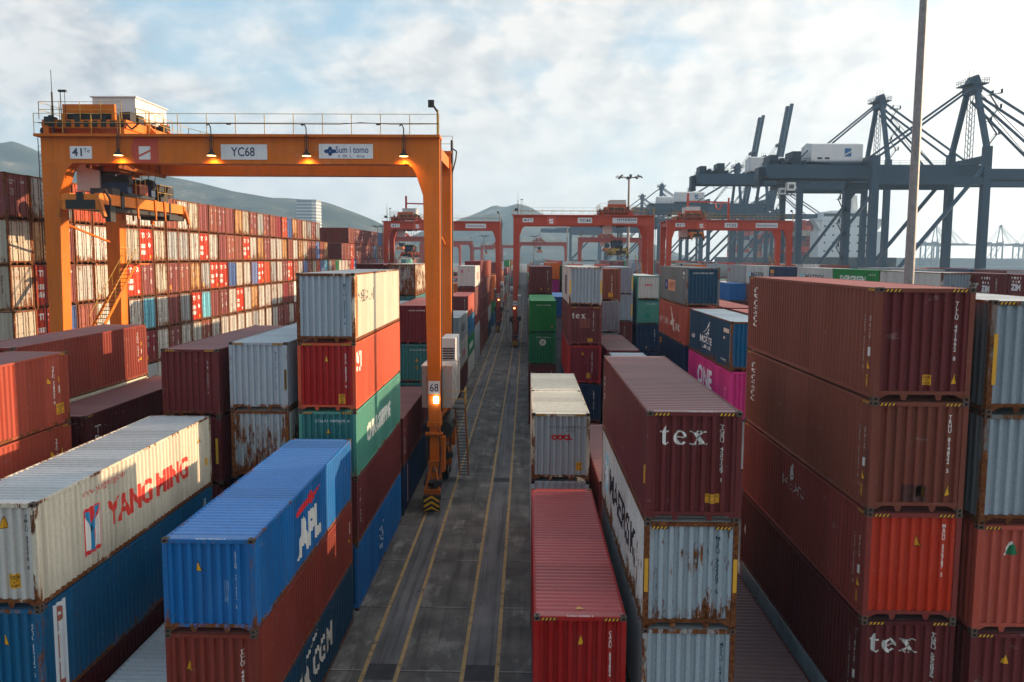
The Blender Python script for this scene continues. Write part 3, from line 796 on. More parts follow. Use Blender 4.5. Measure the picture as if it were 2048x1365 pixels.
a = stack(RX[1], BY[3], [
    (HC, 'brown', 'brown container at the foot of the stack with a second serif lettered one', dict(rust=.15)),
    (HC, 'navy', 'dark navy container second from bottom, behind the white grey one with red letters'),
    (HC, 'dred', 'crimson container with a yellow triangle, third from bottom behind the white grey one', dict(rust=.05, color2='red')),
    (HC, 'maroon', 'smaller maroon container with white serif letters in the mid distance', dict(rust=.06)),
    (HC, 'gblue', 'pale blue grey container with yellow posts on top of the mid distance serif lettered one', dict(rust=.2, color2='white', frust=.4))], group=GR)
for q in (0, 1): serial(a[q], 'F', .72, 2.4, 'CMAU 0445', hh=1.4)
serial(a[2], 'F', .55, 2.4, 'TCNU 847102', hh=1.5); triangle(a[2], 'F', -.15, 2.2, .2, .25); caution(a[2], 'F', .3, .45, .28, .4)
tex_logo(a[3], -.98, 2.02, .30); serial(a[3], 'F', .62, 2.5, 'TGBU 50517 0', hh=1.4); emblem(a[3], 'F', [rect(-.42, .4, 1.3, 2.0)], (.22, .06, .05), 'touch_up_paint'); caution(a[3], 'F', .38, .28, .36, .24)
for q in (-1.13, 1.13): emblem(a[4], 'F', [rect(q - .06, q + .06, .95, 1.9)], (.70, .42, .03), 'hazard_strip', flat=True, eps=.006)
serial(a[4], 'F', .66, 2.5, 'MSKU 0772214', (.1, .16, .22), 1.5); emblem(a[4], 'L', [rect(-1, 2.5, .7, 2.2)], (.12, .12, .14))
hazard(a[4]); hazard(a[3])
a = stack(RX[1], BY[6], [(ST, 'grey', None), (ST, 'grey', None), (ST, 'lilac', None), (ST, 'blue', 'sky blue container in the gap between green and blue grey stacks', dict(rust=.03))], group=GR)
a = stack(RX[1], BY[9], [(ST, 'grey', None), (HC, 'maroon', None), (HC, 'navy', None),
    (HC, 'magenta', 'purple magenta container beneath the bright orange one', dict(rust=.03)),
    (HC, 'orange', 'bright orange container peeking out behind the brown maroon one', dict(rust=.03))], group=GR)
a = stack(RX[2], BY[2], [(ST, 'maroon', None), (HC, 'maroon', None), (HC, 'gblue', 'pale blue roofed container right behind the pinkish ribbed roof')], group=GR)
a = stack(RX[2], BY[3], [(ST, 'maroon', None), (HC, 'maroon', None), (HC, 'maroon', 'maroon roofed container behind the pale blue roofed one', dict(color2='maroon'))], group=GR)
a = stack(RX[2], BY[4], [(ST, 'maroon', None), (HC, 'maroon', None), (HC, 'grey', None),
    (HC, 'lilac', 'lilac grey container under the rust brown one in the mid distance', dict(rust=.15, frust=.2)),
    (HC, 'brown', 'rust brown container with a yellow label, right of the pale blue grey end', dict(rust=.08))], group=GR)
serial(a[4], 'F', .45, 2.3, 'FCIU 551209', hh=1.5); caution(a[4], 'F', .35, .35, .4, .4); serial(a[3], 'F', .55, 2.4, 'MRKU 44120', (.1, .1, .14), 1.4); hazard(a[4])
a = stack(RX[3], BY[5], [(ST, 'maroon', None), (HC, 'maroon', None), (HC, 'maroon', 'maroon container below the two lilac blue ones', dict(rust=.1)),
    (HC, 'gblue', 'lilac blue container with yellow strip, lower of a matching pair', dict(rust=.1, color2='lilac')),
    (HC, 'lilac', 'lilac blue container with yellow strip, upper of a matching pair', dict(rust=.1, color2='gblue'))], group=GR)
for q in a[3:]:
    emblem(q, 'F', [rect(1.06, 1.19, .5, 1.9)], (.70, .42, .03), 'hazard_strip', flat=True, eps=.006); serial(q, 'F', .55, 2.5, 'MSKU 3381', (.1, .1, .2), 1.5)
serial(a[2], 'F', .4, 2.4, 'GESU 5520', hh=1.4)
a = stack(RX[4], BY[2], [(HC, 'maroon', None), (HC, 'grey', None),
    (HC, 'pink', 'bright pink container with big white letters under the dark blue one', dict(rust=.05, frust=.1)),
    (HC, 'pilblue', 'dark blue container with white wing emblem and pale roof beside the tall brown stack', dict(rust=.45, color2='bnavy', roofc='gblue', frust=.35))], group=GR)
P = a[2]
letter(P, 'L', 'ONE', -2.9, 1.45, .95, 2.3, (.74, .74, .76), .04); letter(P, 'L', stacked('456'), 4.9, 5.15, .9, 1.9, WHITE, 0, 'weight_marking')
Nn = a[3]
letter(Nn, 'L', 'NORTE', -2.35, 1.15, .95, 1.42, (.72, .73, .70), .03); letter(Nn, 'L', 'LINE', -1.7, .9, .62, .85, (.72, .73, .70), .02)
emblem(Nn, 'L', [[(x - .7, z - .05) for x, z in q_] for q_ in ([(-.9, 1.6), (.2, 1.95), (1.1, 2.5), (1.2, 2.45), (.9, 2.15), (-.2, 1.75)], [(-.4, 1.55), (.4, 1.72), (.95, 2.05), (.95, 1.92), (.5, 1.6)], [(0.1, 1.5), (.6, 1.55), (.9, 1.8), (.95, 1.7), (.7, 1.5)])], (.74, .75, .72), 'wing_emblem')
letter(Nn, 'L', 'NLU', -5.3, -4.2, .95, 1.25, (.7, .6, .58), .03); emblem(Nn, 'L', [rect(4.3, 5.5, 2.15, 2.4), rect(4.3, 4.6, 1.75, 1.9)], (.68, .58, .46), 'data_plate'); letter(Nn, 'L', 'norte.cl', 3.7, 5.0, .45, .62, (.7, .7, .6), .01)
emblem(Nn, 'L', [rect(5.86, 6.02, .5, 2.7)], (.70, .52, .40), 'post_strip'); emblem(Nn, 'L', [rect(-6.0, -5.9, .3, 2.7)], (.70, .58, .36), 'post_strip')
letter(Nn, 'F', 'CAXU 3', .2, .9, 2.2, 2.42, WHITE, .02, 'serial_number')
a = stack(RX[4], BY[3], [(HC, 'maroon', None), (HC, 'maroon', None),
    (HC, 'navy', 'navy container with orange mark beneath the faded red one with white figure', dict(rust=.12)),
    (HC, 'redor', 'faded red container with white lettering and leaping figure', dict(rust=.12, color2='salmon', frust=.1)),
    (HC, 'bnavy', 'dark grey container with blue and orange square logo on its side', dict(rust=.25, color2='dkgrey', frust=.3))], group=GR)
emblem(a[2], 'L', [[(-5.5, 2.0), (-4.3, 2.2), (-4.9, 2.3), (-4.4, 2.55), (-5.5, 2.5)]], (.6, .25, .03))
letter(a[3], 'L', 'HAMBURG', -5.8, -1.2, 1.0, 1.55, (.66, .56, .50), -.01); letter(a[3], 'L', 'SUD', 1.8, 3.9, .85, 1.4, (.66, .56, .50), -.01)
emblem(a[3], 'L', [[(-.6, 1.3), (.3, 1.55), (.0, 2.2), (-.5, 2.55), (-.1, 2.5), (.4, 2.1), (.8, 1.7), (1.6, 1.55), (1.0, 1.4), (1.6, .7), (1.0, .75), (.6, 1.2), (-.2, 1.05)]], (.68, .58, .52), 'figure_emblem')
emblem(a[4], 'L', [rect(-3.4, -1.9, 1.0, 1.8)], (.02, .05, .16)); emblem(a[4], 'L', [rect(-1.9, 1.5, .95, 1.85)], (.66, .30, .18)); letter(a[4], 'L', 'NT', -1.4, 1.1, 1.15, 1.65, (.35, .16, .12), .02); letter(a[4], 'L', 'X', -3.1, -2.3, 1.2, 1.6, WHITE, .04)
emblem(a[4], 'L', [rect(4.6, 5.3, 2.35, 2.55), rect(4.75, 5.0, 2.05, 2.2)], WHITE, 'data_plate'); letter(a[4], 'F', 'GCXU 584 064 2045', -.7, .75, 2.42, 2.54, WHITE, .01, 'serial_number')
a = stack(RX[4], BY[5], [(ST, 'maroon', None), (ST, 'navy', 'navy container at lower left of the grey teal stack in mid distance'),
    (HC, 'navy', 'navy container with a yellow spot below the teal one', dict(rust=.05)),
    (ST, 'teal', 'faded teal container below the white one with red round letters', dict(rust=.2, color2='dteal')),
    (ST, 'white', 'cream white container with small red round letters, mid distance', dict(rust=.2, color2='teal', roofc='white'))], group=GR)
letter(a[4], 'F', 'OOCL', -.4, .45, 1.5, 1.72, (.55, .02, .05), .06); letter(a[3], 'F', 'CSLU 40512', -.2, .9, 2.15, 2.26, WHITE, .01, 'serial_number'); emblem(a[3], 'F', [rect(-.4, .2, .75, 1.2)], (.02, .25, .2), 'touch_up_paint')
triangle(a[2], 'F', -.1, .4, .2, .25); serial(a[2], 'F', .75, 2.4, 'ECMU 9', hh=1.3)
a = stack(RX[5], BY[2], [(HC, 'maroon', None), (HC, 'maroon', None), (HC, 'maroon', None), (HC, 'maroon', 'maroon container with dusty pink roof behind the dark blue one', dict(roofc='salmon'))], group=GR)
a = stack(RX[5], BY[3], [(HC, 'maroon', None), (HC, 'maroon', None), (HC, 'maroon', None), (HC, 'maroon', 'maroon container second in line behind the dark blue one, dusty pink roof', dict(roofc='salmon'))], group=GR)

# ---- the next block to the right
GQ = 'containers in the block below the quay cranes'
QX = [31.55, 34.4, 37.26]
def qtop(x, y, col, label, n=4, top=HC, **kw):
    for i in range(n): HIDDEN.append((x, y, i * 2.80, 2.79, kw.get('L', L40), RND.choice(['maroon', 'grey', 'white', 'gblue', 'navy', 'dred'])))
    return container(x, y, n * 2.80, top, col, label, group=GQ, **kw)
q = qtop(QX[1], 69.8, 'gblue', 'rusty beige container with pale blue end, behind the tall brown stack', rust=.5, color2='white', frust=.5)
emblem(q, 'L', [rect(-.6, .9, 1.2, 1.9)], (.12, .14, .2)); emblem(q, 'L', [[(2.2, .7), (3.1, .7), (3.1, 1.5), (2.6, 1.6), (2.2, 1.4)]], (.5, .12, .06))
q = qtop(QX[1], 82.2, 'green', 'green container with white block letters behind the tall brown stack', rust=.05, frust=0.0)
letter(q, 'L', 'EVERGREEN', -4.0, 2.9, 1.45, 2.22, WHITE, .04); letter(q, 'L', 'EGHU 9', 3.6, 5.2, 2.3, 2.5, WHITE, 0, 'serial_number')
q = qtop(QX[1], 94.6, 'white', 'white container with black letters left of the green one', rust=.08, frust=.3)
letter(q, 'L', 'MAERSK', -3.1, 3.6, 1.25, 2.1, (.04, .04, .06), .02); emblem(q, 'L', [rect(-4.9, -3.6, 1.2, 2.15)], (.35, .60, .66))
q = qtop(QX[1], 107.0, 'navy', 'navy blue container with orange mark between the two white lettered ones', rust=.05, frust=0.0)
emblem(q, 'L', [rect(-5.4, -3.9, 1.9, 2.4)], (.7, .3, .05)); letter(q, 'L', 'HAPAG', -5.3, -3.9, 1.5, 1.8, (.6, .3, .2), .02)
q = qtop(QX[1], 119.4, 'white', 'pale grey container with black letters left of the navy blue one', rust=.15, frust=.2)
letter(q, 'L', 'MAERSK', -3.2, 3.9, 1.1, 1.95, (.04, .04, .06), .02); emblem(q, 'L', [rect(-5.0, -3.7, 1.0, 2.0)], (.35, .60, .66))
q = qtop(QX[1], 131.8, 'grey', 'plain grey container with a small red mark, leftmost of the row below the cranes', rust=.05)
emblem(q, 'L', [rect(-5.2, -4.2, 1.8, 2.3)], (.55, .08, .06))
q = qtop(QX[2], 65.4, 'maroon', 'maroon container with white lower case word and star dots at right edge', top=HC, rust=.03, frust=0)
letter(q, 'L', 'actor', -.15, 1.95, 1.55, 2.2, WHITE, .03); letter(q, 'L', 'ZIM', 2.4, 3.7, 1.35, 1.9, (.74, .76, .77), .07)
emblem(q, 'L', [star(2.5 + .37 * i, 2.5, .16, 5) for i in range(4)] + [star(2.68 + .37 * i, 2.12, .16, 5) for i in range(3)], WHITE, 'stars'); serial(q, 'L', 4.6, 2.5, 'ZMOU 88', hh=1.8)
q = qtop(QX[2], 53.0, 'maroon', 'maroon container with white three letter logo and stars, cut by right edge', top=HC, rust=.03, frust=0)
letter(q, 'L', 'ZIM', -5.8, -4.5, 1.65, 2.15, (.74, .76, .77), .07); emblem(q, 'L', [star(-5.7 + .37 * i, 2.62, .15, 5) for i in range(4)] + [star(-5.5 + .37 * i, 2.32, .15, 5) for i in range(3)], WHITE, 'stars'); serial(q, 'L', -2.7, 2.6, 'ZMOU 88', hh=1.8)
for i in range(3): HIDDEN.append((QX[0], 124.0, i * 2.95, 2.94, L20, RND.choice(['maroon', 'white', 'grey'])))
container(30.0, 124.0, 8.86, ST, 'blue', 'short royal blue container standing alone below the plain grey one', L=L20, rust=.05, group=GQ)
# ------------------------------------------------- the tall wall at left
def door_mesh(detail):
    k = ('door', detail)
    if k in CACHE: return CACHE[k]
    mb = MB(); w2 = 1.14; h = HC
    # one leaf: flat steel with two shallow swages
    z0, z1 = 0.17, h - 0.12
    mb.box(0.012, w2 - 0.01, -0.05, -0.012, z0, z1)
    for za, zb in ((0.34, 0.78), (0.92, 1.36), (1.50, 1.94), (2.08, 2.52)):
        mb.box(0.10, w2 - 0.08, -0.012, 0.004, za, zb)
    if not detail:
        for x in (0.30, 0.86):
            mb.tube((x, 0.03, 0.14), (x, 0.03, h - 0.10), 0.024, n=5, mi=1)
    mb.box(-0.004, 0.012, -0.05, 0.006, z0, z1, 2)
    CACHE[k] = mb.mesh('door', [M_PAINT, M_BARS, M_RUB])
    return CACHE[k]

def bar_mesh():
    if 'bar' not in CACHE:
        mb = MB()
        mb.tube((0, 0.03, 0.12), (0, 0.03, HC - 0.08), 0.022, n=6)
        for z in (0.2, 0.75, 1.45, 2.15, 2.65): mb.box(-0.05, 0.05, 0.0, 0.045, z - 0.03, z + 0.03)
        mb.box(-0.02, 0.26, 0.03, 0.055, 1.02, 1.06)
        CACHE['bar'] = mb.mesh('locking_bar', M_BARS)
    return CACHE['bar']

M_BARS = paint_material('bar_paint', rough=0.45, baserust=0.12)
def shell_mesh():
    if 'shell' not in CACHE:
        L, h = L40, HC; mb = MB()
        prof = side_profile(L)
        for sg in (1, -1):
            n0 = len(mb.v)
            for s, r in prof:
                mb.v.append((sg * (W / 2 - .01 - r), s, .15)); mb.v.append((sg * (W / 2 - .01 - r), s, h - .07))
            for i in range(len(prof) - 1):
                mb.f.append([n0 + 2 * i, n0 + 2 * i + 2, n0 + 2 * i + 3, n0 + 2 * i + 1]); mb.m.append(0)
        mb.box(-W / 2 + .05, W / 2 - .05, -L / 2 + .03, -L / 2 + .06, .17, h - .1)
        mb.box(-W / 2 + .05, W / 2 - .05, -L / 2 + .05, L / 2 - .08, h - .06, h - .022)
        CACHE['shell'] = mb.mesh('body', M_PAINT)
    return CACHE['shell']

def marks_mesh(v):
    k = ('marks', v)
    if k in CACHE: return CACHE[k]
    r = random.Random(v * 7 + 1); mb = MB(); y = 0.012
    def q(x0, x1, z0, z1, mi=0): mb.poly([(x0, y, z0), (x1, y, z0), (x1, y, z1), (x0, y, z1)], mi)
    if v < 6:
        q(.16, .90, 2.36, 2.47, 0); q(.42, .80, 2.20, 2.28, 0)
        for i in range(5): q(.2 + .03 * (i % 2), .78 - .08 * (i % 3), 1.88 - i * .09, 1.92 - i * .09, 0)
        if v % 3 == 0: q(.30, .62, .95, 1.35, 0)
        if v % 3 == 1: q(.58, .88, .45, .85, 1)
        q(-.82, -.42, 2.3, 2.46, 0)
        if v % 2: q(-.7, -.46, 1.1, 1.5, 0)
    else:   # red doors with white slashes and squares
        q(.18, .92, 2.42, 2.54, 0); q(.3, .42, 2.1, 2.4, 0); q(.6, .72, 2.1, 2.4, 0); q(.14, .52, 1.25, 1.6, 0); q(.60, .98, 1.25, 1.6, 0); q(.14, .52, .7, 1.1, 0); q(.60, .98, .7, 1.1, 0)
        for a, b in (((-.95, 2.1), (-.55, 2.6)), ((-.95, 2.55), (-.3, 2.05)), ((-.5, 2.2), (-.25, 2.5))):
            mb.poly([(a[0], y, a[1]), (a[0] + .12, y, a[1]), (b[0] + .12, y, b[1]), (b[0], y, b[1])], 0)
        if v == 7: mb.poly([(-.9, y, 1.5), (-.5, y, 1.75), (-.3, y, 1.45), (-.6, y, 1.3)], 0)
        q(-.9, -.6, .4, .65, 1 if v == 7 else 0)
    CACHE[k] = mb.mesh('marking', [M_MARK if v < 6 else M_WHT, M_YEL]); return CACHE[k]

ORD = ['', 'first', 'second', 'third', 'fourth', 'fifth', 'sixth', 'seventh', 'eighth', 'ninth', 'tenth', 'eleventh', 'twelfth', 'thirteenth', 'fourteenth', 'fifteenth',
       'sixteenth', 'seventeenth', 'eighteenth', 'nineteenth', 'twentieth', 'twenty first', 'twenty second', 'twenty third', 'twenty fourth', 'twenty fifth', 'twenty sixth',
       'twenty seventh', 'twenty eighth', 'twenty ninth', 'thirtieth', 'thirty first', 'thirty second', 'thirty third', 'thirty fourth', 'thirty fifth', 'thirty sixth', 'thirty seventh']
WALLX, WALLY, PITCH = -32.4, 51.9, 2.545
# colour keys: w white, c cream, t tan, g grey, m maroon, b red brown, r red with white marks, o orange red, n navy, l light blue, u blue, d dark red, e teal, k dark
KEY = dict(w=('white', 'white', .50), c=('cream', 'cream', .55), t=('tan', 'tan', .7), g=('grey', 'grey', .55), m=('maroon', 'maroon', .22), b=('redbrown', 'red brown', .28), r=('hred', 'red', .08),
           o=('redor', 'orange red', .18), n=('navy', 'navy', .15), l=('lblue', 'light blue', .15), u=('lilac', 'lilac blue', .15), d=('dred', 'dark red', .12), e=('dgreen', 'green', .1), k=('dkgrey', 'dark grey', .3))
COLX = {'w': (.47, .455, .425), 'g': (.31, .33, .34), 't': (.44, .24, .10), 'c': (.43, .39, .32), 'n': (.05, .10, .26), 'u': (.14, .19, .38), 'l': (.13, .40, .52), 'm': (.22, .06, .058), 'b': (.28, .085, .06), 'd': (.24, .03, .04)}
rows = {7: 'mgkoobwwwbwcmbmmtcmgmbdontbcgmg',
        6: 'ctmwwwcrcggwrwmbbrwtmwwtbwtcbbubtb'[:33],
        5: 'crmwcgrmcmbtgrrncwurogwmrbwubcoulgme',
        4: 'crnbwmwlwmgrlmmwrwtwwwwdm',
        3: '.......dwmwwbwwwwwgwwwmmwd'}
ROWN = {7: 'top', 6: 'second', 5: 'third', 4: 'fourth', 3: 'fifth'}
for t, s in rows.items():
    for i, ch in enumerate(s):
        if ch == '.': continue
        ck, cn, ru = KEY[ch]
        col = COLX.get(ch, C[ck])
        lab = '%s container end, %s from near end, %s row of left wall' % (cn, ORD[i + 1], ROWN[t])
        root = thing('shipping_container', lab, 'container', (WALLX - L40 / 2 + RND.uniform(-.07, .07), WALLY + PITCH * i + W / 2, (t - 1) * 2.902), -PI / 2, 'containers in the tall wall at left')
        ru = ru + RND.uniform(-.08, .14)
        v = RND.uniform(.88, 1.1); col = tuple(x * v for x in col)
        part('frame', frame_mesh(L40, HC, True), root, tuple(x * .55 for x in col), ru + .5)
        part('body', shell_mesh(), root, col, ru)
        det = i < 15
        dm = door_mesh(det)
        for sg in (1, -1):
            d = part('door', dm, root, col, ru, (0, L40 / 2 - .03, 0)); d.scale = (sg, 1, 1)
            if det:
                for x in (0.28, 0.86):
                    part('locking_bar', bar_mesh(), d, tuple(min(1, x_ * .7) for x_ in col), ru + .1, (x, 0, 0))
        if ch != 'r' and RND.random() < .45: continue
        part('marking', marks_mesh((6 + i % 2) if ch in 'r' else RND.randrange(6)), root, None, 0, (0, L40 / 2 - .03, 0))
    for i in range(40 if t <= 5 else 0):
        if t == 3 and i < 7 or i >= len(s): HIDDEN.append(('X', WALLX, WALLY + PITCH * i, (t - 1) * 2.902, RND.choice(['white', 'maroon', 'grey'])))
for t in (1, 2):
    for i in range(40): HIDDEN.append(('X', WALLX, WALLY + PITCH * i, (t - 1) * 2.902, RND.choice(['white', 'maroon', 'grey', 'redbrown', 'navy'])))
rows2 = {7: (39, 'bbmbmdmbdmmmnnbk'), 6: (37, 'mbbobmmmdmmmnkmmmk'), 5: (36, 'edbmrnmmmbmdmbnmkb')}
for t, (i0, s) in rows2.items():
    for j, ch in enumerate(s):
        i = i0 + j; ck, cn, ru = KEY[ch]
        y = WALLY + PITCH * i
        if t == 7 and j == 0: y = 152.0
        lab = '%s container, %s from near end, %s row of block beyond left wall' % (cn, ORD[j + 1], ROWN[t])
        root = thing('shipping_container', lab, 'container', (WALLX - L40 / 2, y + W / 2, (t - 1) * 2.902), -PI / 2, 'containers in the maroon block beyond the wall')
        col = tuple(x * .9 for x in COLX.get(ch, C[ck]))
        part('frame', frame_mesh(L40, HC, True), root, col, .1)
        part('body', shell_mesh(), root, tuple(x * .72 for x in C[ck]), .04)
        dm = door_mesh(False)
        for sg in (1, -1):
            d = part('door', dm, root, col, .08, (0, L40 / 2 - .03, 0)); d.scale = (sg, 1, 1)
        if j % 3 != 1: part('marking', marks_mesh(6 if j % 2 else 0), root, None, 0, (0, L40 / 2 - .03, 0))
for t in range(1, 5):
    for i in range(37, 56): HIDDEN.append(('X', WALLX, WALLY + PITCH * i, (t - 1) * 2.902, RND.choice(['maroon', 'maroon', 'redbrown', 'navy'])))

# --------------------------------------------- far yard, one mass of stacks
FARC = ['maroon', 'maroon', 'brown', 'redbrown', 'navy', 'grey', 'white', 'gblue', 'dred', 'pilblue', 'teal', 'lilac', 'orange', 'green', 'hred']
def far_rows(xs, y0, y1, tops, seed):
    r = random.Random(seed)
    for x in xs:
        y = y0
        while y < y1:
            n = r.choice(tops)
            for t in range(n): HIDDEN.append((x, y, t * 2.75, 2.74, L40, r.choice(FARC)))
            y += 13.4
far_rows(LX[:1], 182.2, 460, (3, 4, 4, 5), 1)
far_rows(LX[1:], 115.2, 300, (2, 3, 4, 4), 2)
far_rows(LX[1:], 303.0, 460, (3, 4), 12)
far_rows(RX[:1], 115.2, 480, (3, 3, 4), 3)
far_rows(RX[1:], 168.8, 480, (3, 4, 4, 5), 4)
far_rows(RX[2:5], 128.6, 168, (4, 4, 5), 5)
far_rows([RX[5]], 88.5, 168, (4, 4, 4), 15)
far_rows(QX, 145.0, 420, (4, 4, 4, 5), 6)
far_rows([40.1, 43.0, 45.8], 70.0, 420, (4, 4, 4, 5), 7)
far_rows([QX[2]], 78.5, 145, (4, 4), 8)
far_rows([58, 61, 64, 67, 70], 95.0, 460, (4, 4, 5), 9)
far_rows([-60 - 2.9 * k for k in range(5)], 330, 640, (4, 5), 10)
far_rows([-9.6 - 2.9 * k for k in range(5)] + [3 + 2.9 * k for k in range(5)], 500, 800, (3, 4, 4), 14)
def far_mat(name, ck):
    m, nt, b = new_mat('far_' + name)
    tc = nt.nodes.new('ShaderNodeTexCoord'); ge = nt.nodes.new('ShaderNodeNewGeometry')
    sep = nt.nodes.new('ShaderNodeSeparateXYZ'); nt.links.new(tc.outputs['Object'], sep.inputs[0])
    no = nt.nodes.new('ShaderNodeTexNoise'); no.inputs['Scale'].default_value = .35; no.inputs['Detail'].default_value = 3
    nt.links.new(tc.outputs['Object'], no.inputs[0])
    nt.links.new(mix(nt, 1.0, (*C[ck], 1), ramp(nt, no.outputs[0], [(.3, G(.7)), (.7, G(1.25))]), 'MULTIPLY'), b.inputs['Base Color'])
    s = math_(nt, 'ADD', sep.outputs[0], sep.outputs[1])
    wv = math_(nt, 'SINE', math_(nt, 'MULTIPLY', s, 22.6))
    bu = nt.nodes.new('ShaderNodeBump'); bu.inputs['Strength'].default_value = .6; bu.inputs['Distance'].default_value = .04
    nt.links.new(wv, bu.inputs['Height']); nt.links.new(bu.outputs[0], b.inputs['Normal'])
    b.inputs['Roughness'].default_value = .55
    return m
cols = sorted({q[-1] for q in HIDDEN}); fm = MB()
for q in HIDDEN:
    mi = cols.index(q[-1])
    if q[0] == 'X':
        _, x, y, z, c_ = q
        fm.box(x - L40 + .02, x - .02, y + .02, y + W - .02, z + .06, z + 2.88, mi)
    else:
        x, y, z, h, L, c_ = q
        fm.box(x + .03, x + W - .03, y + .03, y + L - .03, z + .10, z + h - .03, mi)
        for xx in (x, x + W - .14):
            for yy in (y, y + L - .14): fm.box(xx, xx + .14, yy, yy + .14, z, z + h, mi)
        fm.box(x, x + W, y, y + .05, z + h - .12, z + h - .005, mi); fm.box(x, x + .05, y + .15, y + L - .15, z + h - .1, z + h - .005, mi); fm.box(x + W - .05, x + W, y + .15, y + L - .15, z + h - .1, z + h - .005, mi)
tag(fm.build('stacked_containers', [far_mat(c_, c_) for c_ in cols]), 'mixed container stacks filling the far yard beyond the near rows', 'containers', None, 'stuff')

# --------------------------------------------------------------- the ground
def ground_material():
    m, nt, b = new_mat('yard_asphalt')
    tc = nt.nodes.new('ShaderNodeTexCoord')
    sep = nt.nodes.new('ShaderNodeSeparateXYZ'); nt.links.new(tc.outputs['Object'], sep.inputs[0])
    def noise(scale, det=5, sc=(1, 1, 1), ro=.6):
        mp = nt.nodes.new('ShaderNodeMapping'); mp.inputs['Scale'].default_value = sc
        nt.links.new(tc.outputs['Object'], mp.inputs[0])
        n = nt.nodes.new('ShaderNodeTexNoise'); n.inputs['Scale'].default_value = scale; n.inputs['Detail'].default_value = det; n.inputs['Roughness'].default_value = ro
        nt.links.new(mp.outputs[0], n.inputs[0]); return n.outputs[0]
    c = ramp(nt, noise(.5, 6), [(.25, (.060, .058, .057, 1)), (.52, (.128, .121, .116, 1)), (.8, (.22, .205, .19, 1))])
    fine = ramp(nt, noise(22, 4), [(.3, G(.72)), (.7, G(1.2))])
    c = mix(nt, .8, c, fine, 'MULTIPLY')
    pale = ramp(nt, noise(.8, 7, (1, .45, 1), .72), [(.53, G(0)), (.64, G(1))])
    c = mix(nt, math_(nt, 'MULTIPLY', pale, .5), c, (.36, .335, .31, 1))
    streak = ramp(nt, noise(1.6, 4, (1.6, .07, 1)), [(.5, G(0)), (.75, G(1))])
    c = mix(nt, math_(nt, 'MULTIPLY', streak, .6), c, (.022, .022, .024, 1))
    # cross joints with pale edges
    jy = math_(nt, 'FRACT', math_(nt, 'DIVIDE', math_(nt, 'ADD', sep.outputs[1], 1.6), 5.6))
    j = math_(nt, 'LESS_THAN', math_(nt, 'ABSOLUTE', math_(nt, 'SUBTRACT', jy, .5)), .006)
    j2 = math_(nt, 'LESS_THAN', math_(nt, 'ABSOLUTE', math_(nt, 'SUBTRACT', jy, .512)), .009)
    br = ramp(nt, noise(.9, 3), [(.4, G(0)), (.55, G(1))])
    c = mix(nt, math_(nt, 'MULTIPLY', math_(nt, 'MULTIPLY', j2, br), .5), c, (.40, .385, .36, 1))
    c = mix(nt, math_(nt, 'MULTIPLY', j, .8), c, (.02, .02, .02, 1))
    spots = ramp(nt, noise(1.7, 2, (1, .7, 1)), [(.74, G(0)), (.78, G(1))])
    c = mix(nt, math_(nt, 'MULTIPLY', spots, .8), c, (.012, .012, .013, 1))
    nt.links.new(c, b.inputs['Base Color'])
    b.inputs['Roughness'].default_value = .82; b.inputs['Specular IOR Level'].default_value = .25
    bu = nt.nodes.new('ShaderNodeBump'); bu.inputs['Strength'].default_value = .25; bu.inputs['Distance'].default_value = .02
    nt.links.new(noise(30, 4), bu.inputs['Height']); nt.links.new(bu.outputs[0], b.inputs['Normal'])
    return m
g = MB(); g.box(-2600, 156, -300, 2600, -4, 0)
tag(g.build('yard_ground', ground_material()), kind='structure')
def track_material():
    m, nt, b = new_mat('wheel_track_concrete')
    tc = nt.nodes.new('ShaderNodeTexCoord')
    def noise(scale, det=5, sc=(1, 1, 1), ro=.6):
        mp = nt.nodes.new('ShaderNodeMapping'); mp.inputs['Scale'].default_value = sc
        nt.links.new(tc.outputs['Object'], mp.inputs[0])
        n = nt.nodes.new('ShaderNodeTexNoise'); n.inputs['Scale'].default_value = scale; n.inputs['Detail'].default_value = det; n.inputs['Roughness'].default_value = ro
        nt.links.new(mp.outputs[0], n.inputs[0]); return n.outputs[0]
    c = ramp(nt, noise(.8, 6, (1, .3, 1)), [(.25, (.085, .085, .092, 1)), (.6, (.185, .18, .186, 1)), (.85, (.27, .26, .26, 1))])
    d = ramp(nt, noise(1.5, 4, (2.2, .05, 1)), [(.45, G(0)), (.70, G(1))])
    c = mix(nt, math_(nt, 'MULTIPLY', d, .7), c, (.028, .028, .031, 1))
    c = mix(nt, .8, c, ramp(nt, noise(25, 3), [(.3, G(.78)), (.7, G(1.15))]), 'MULTIPLY')
    sp = ramp(nt, noise(2.2, 2, (1, .6, 1)), [(.70, G(0)), (.74, G(1))])
    c = mix(nt, math_(nt, 'MULTIPLY', sp, .8), c, (.012, .012, .013, 1))
    nt.links.new(c, b.inputs['Base Color']); b.inputs['Roughness'].default_value = .8; b.inputs['Specular IOR Level'].default_value = .25
    return m
LN = [-5.88, -4.64, -2.25, -0.985]
tm = track_material(); tk = MB(); lm = MB(); pt = MB()
for c0 in (0.0, 33.2, -33.0):
    for a, b_ in ((LN[0], LN[1]), (LN[2], LN[3])):
        tk.poly([(c0 + a, 0, .004), (c0 + b_, 0, .004), (c0 + b_, 700, .004), (c0 + a, 700, .004)])
    for x in LN: lm.poly([(c0 + x - .075, 0, .008), (c0 + x + .075, 0, .008), (c0 + x + .075, 700, .008), (c0 + x - .075, 700, .008)])
for (x0, x1) in ((LN[0] + .1, LN[1] - .1), (LN[2] + .09, LN[3] - .09)):
    for y0, y1 in ((28.55, 29.75), (55.2, 56.3)): pt.poly([(x0, y0, .0075), (x1, y0, .0075), (x1, y1, .0075), (x0, y1, .0075)])
tag(tk.build('wheel_track', tm), kind='structure')
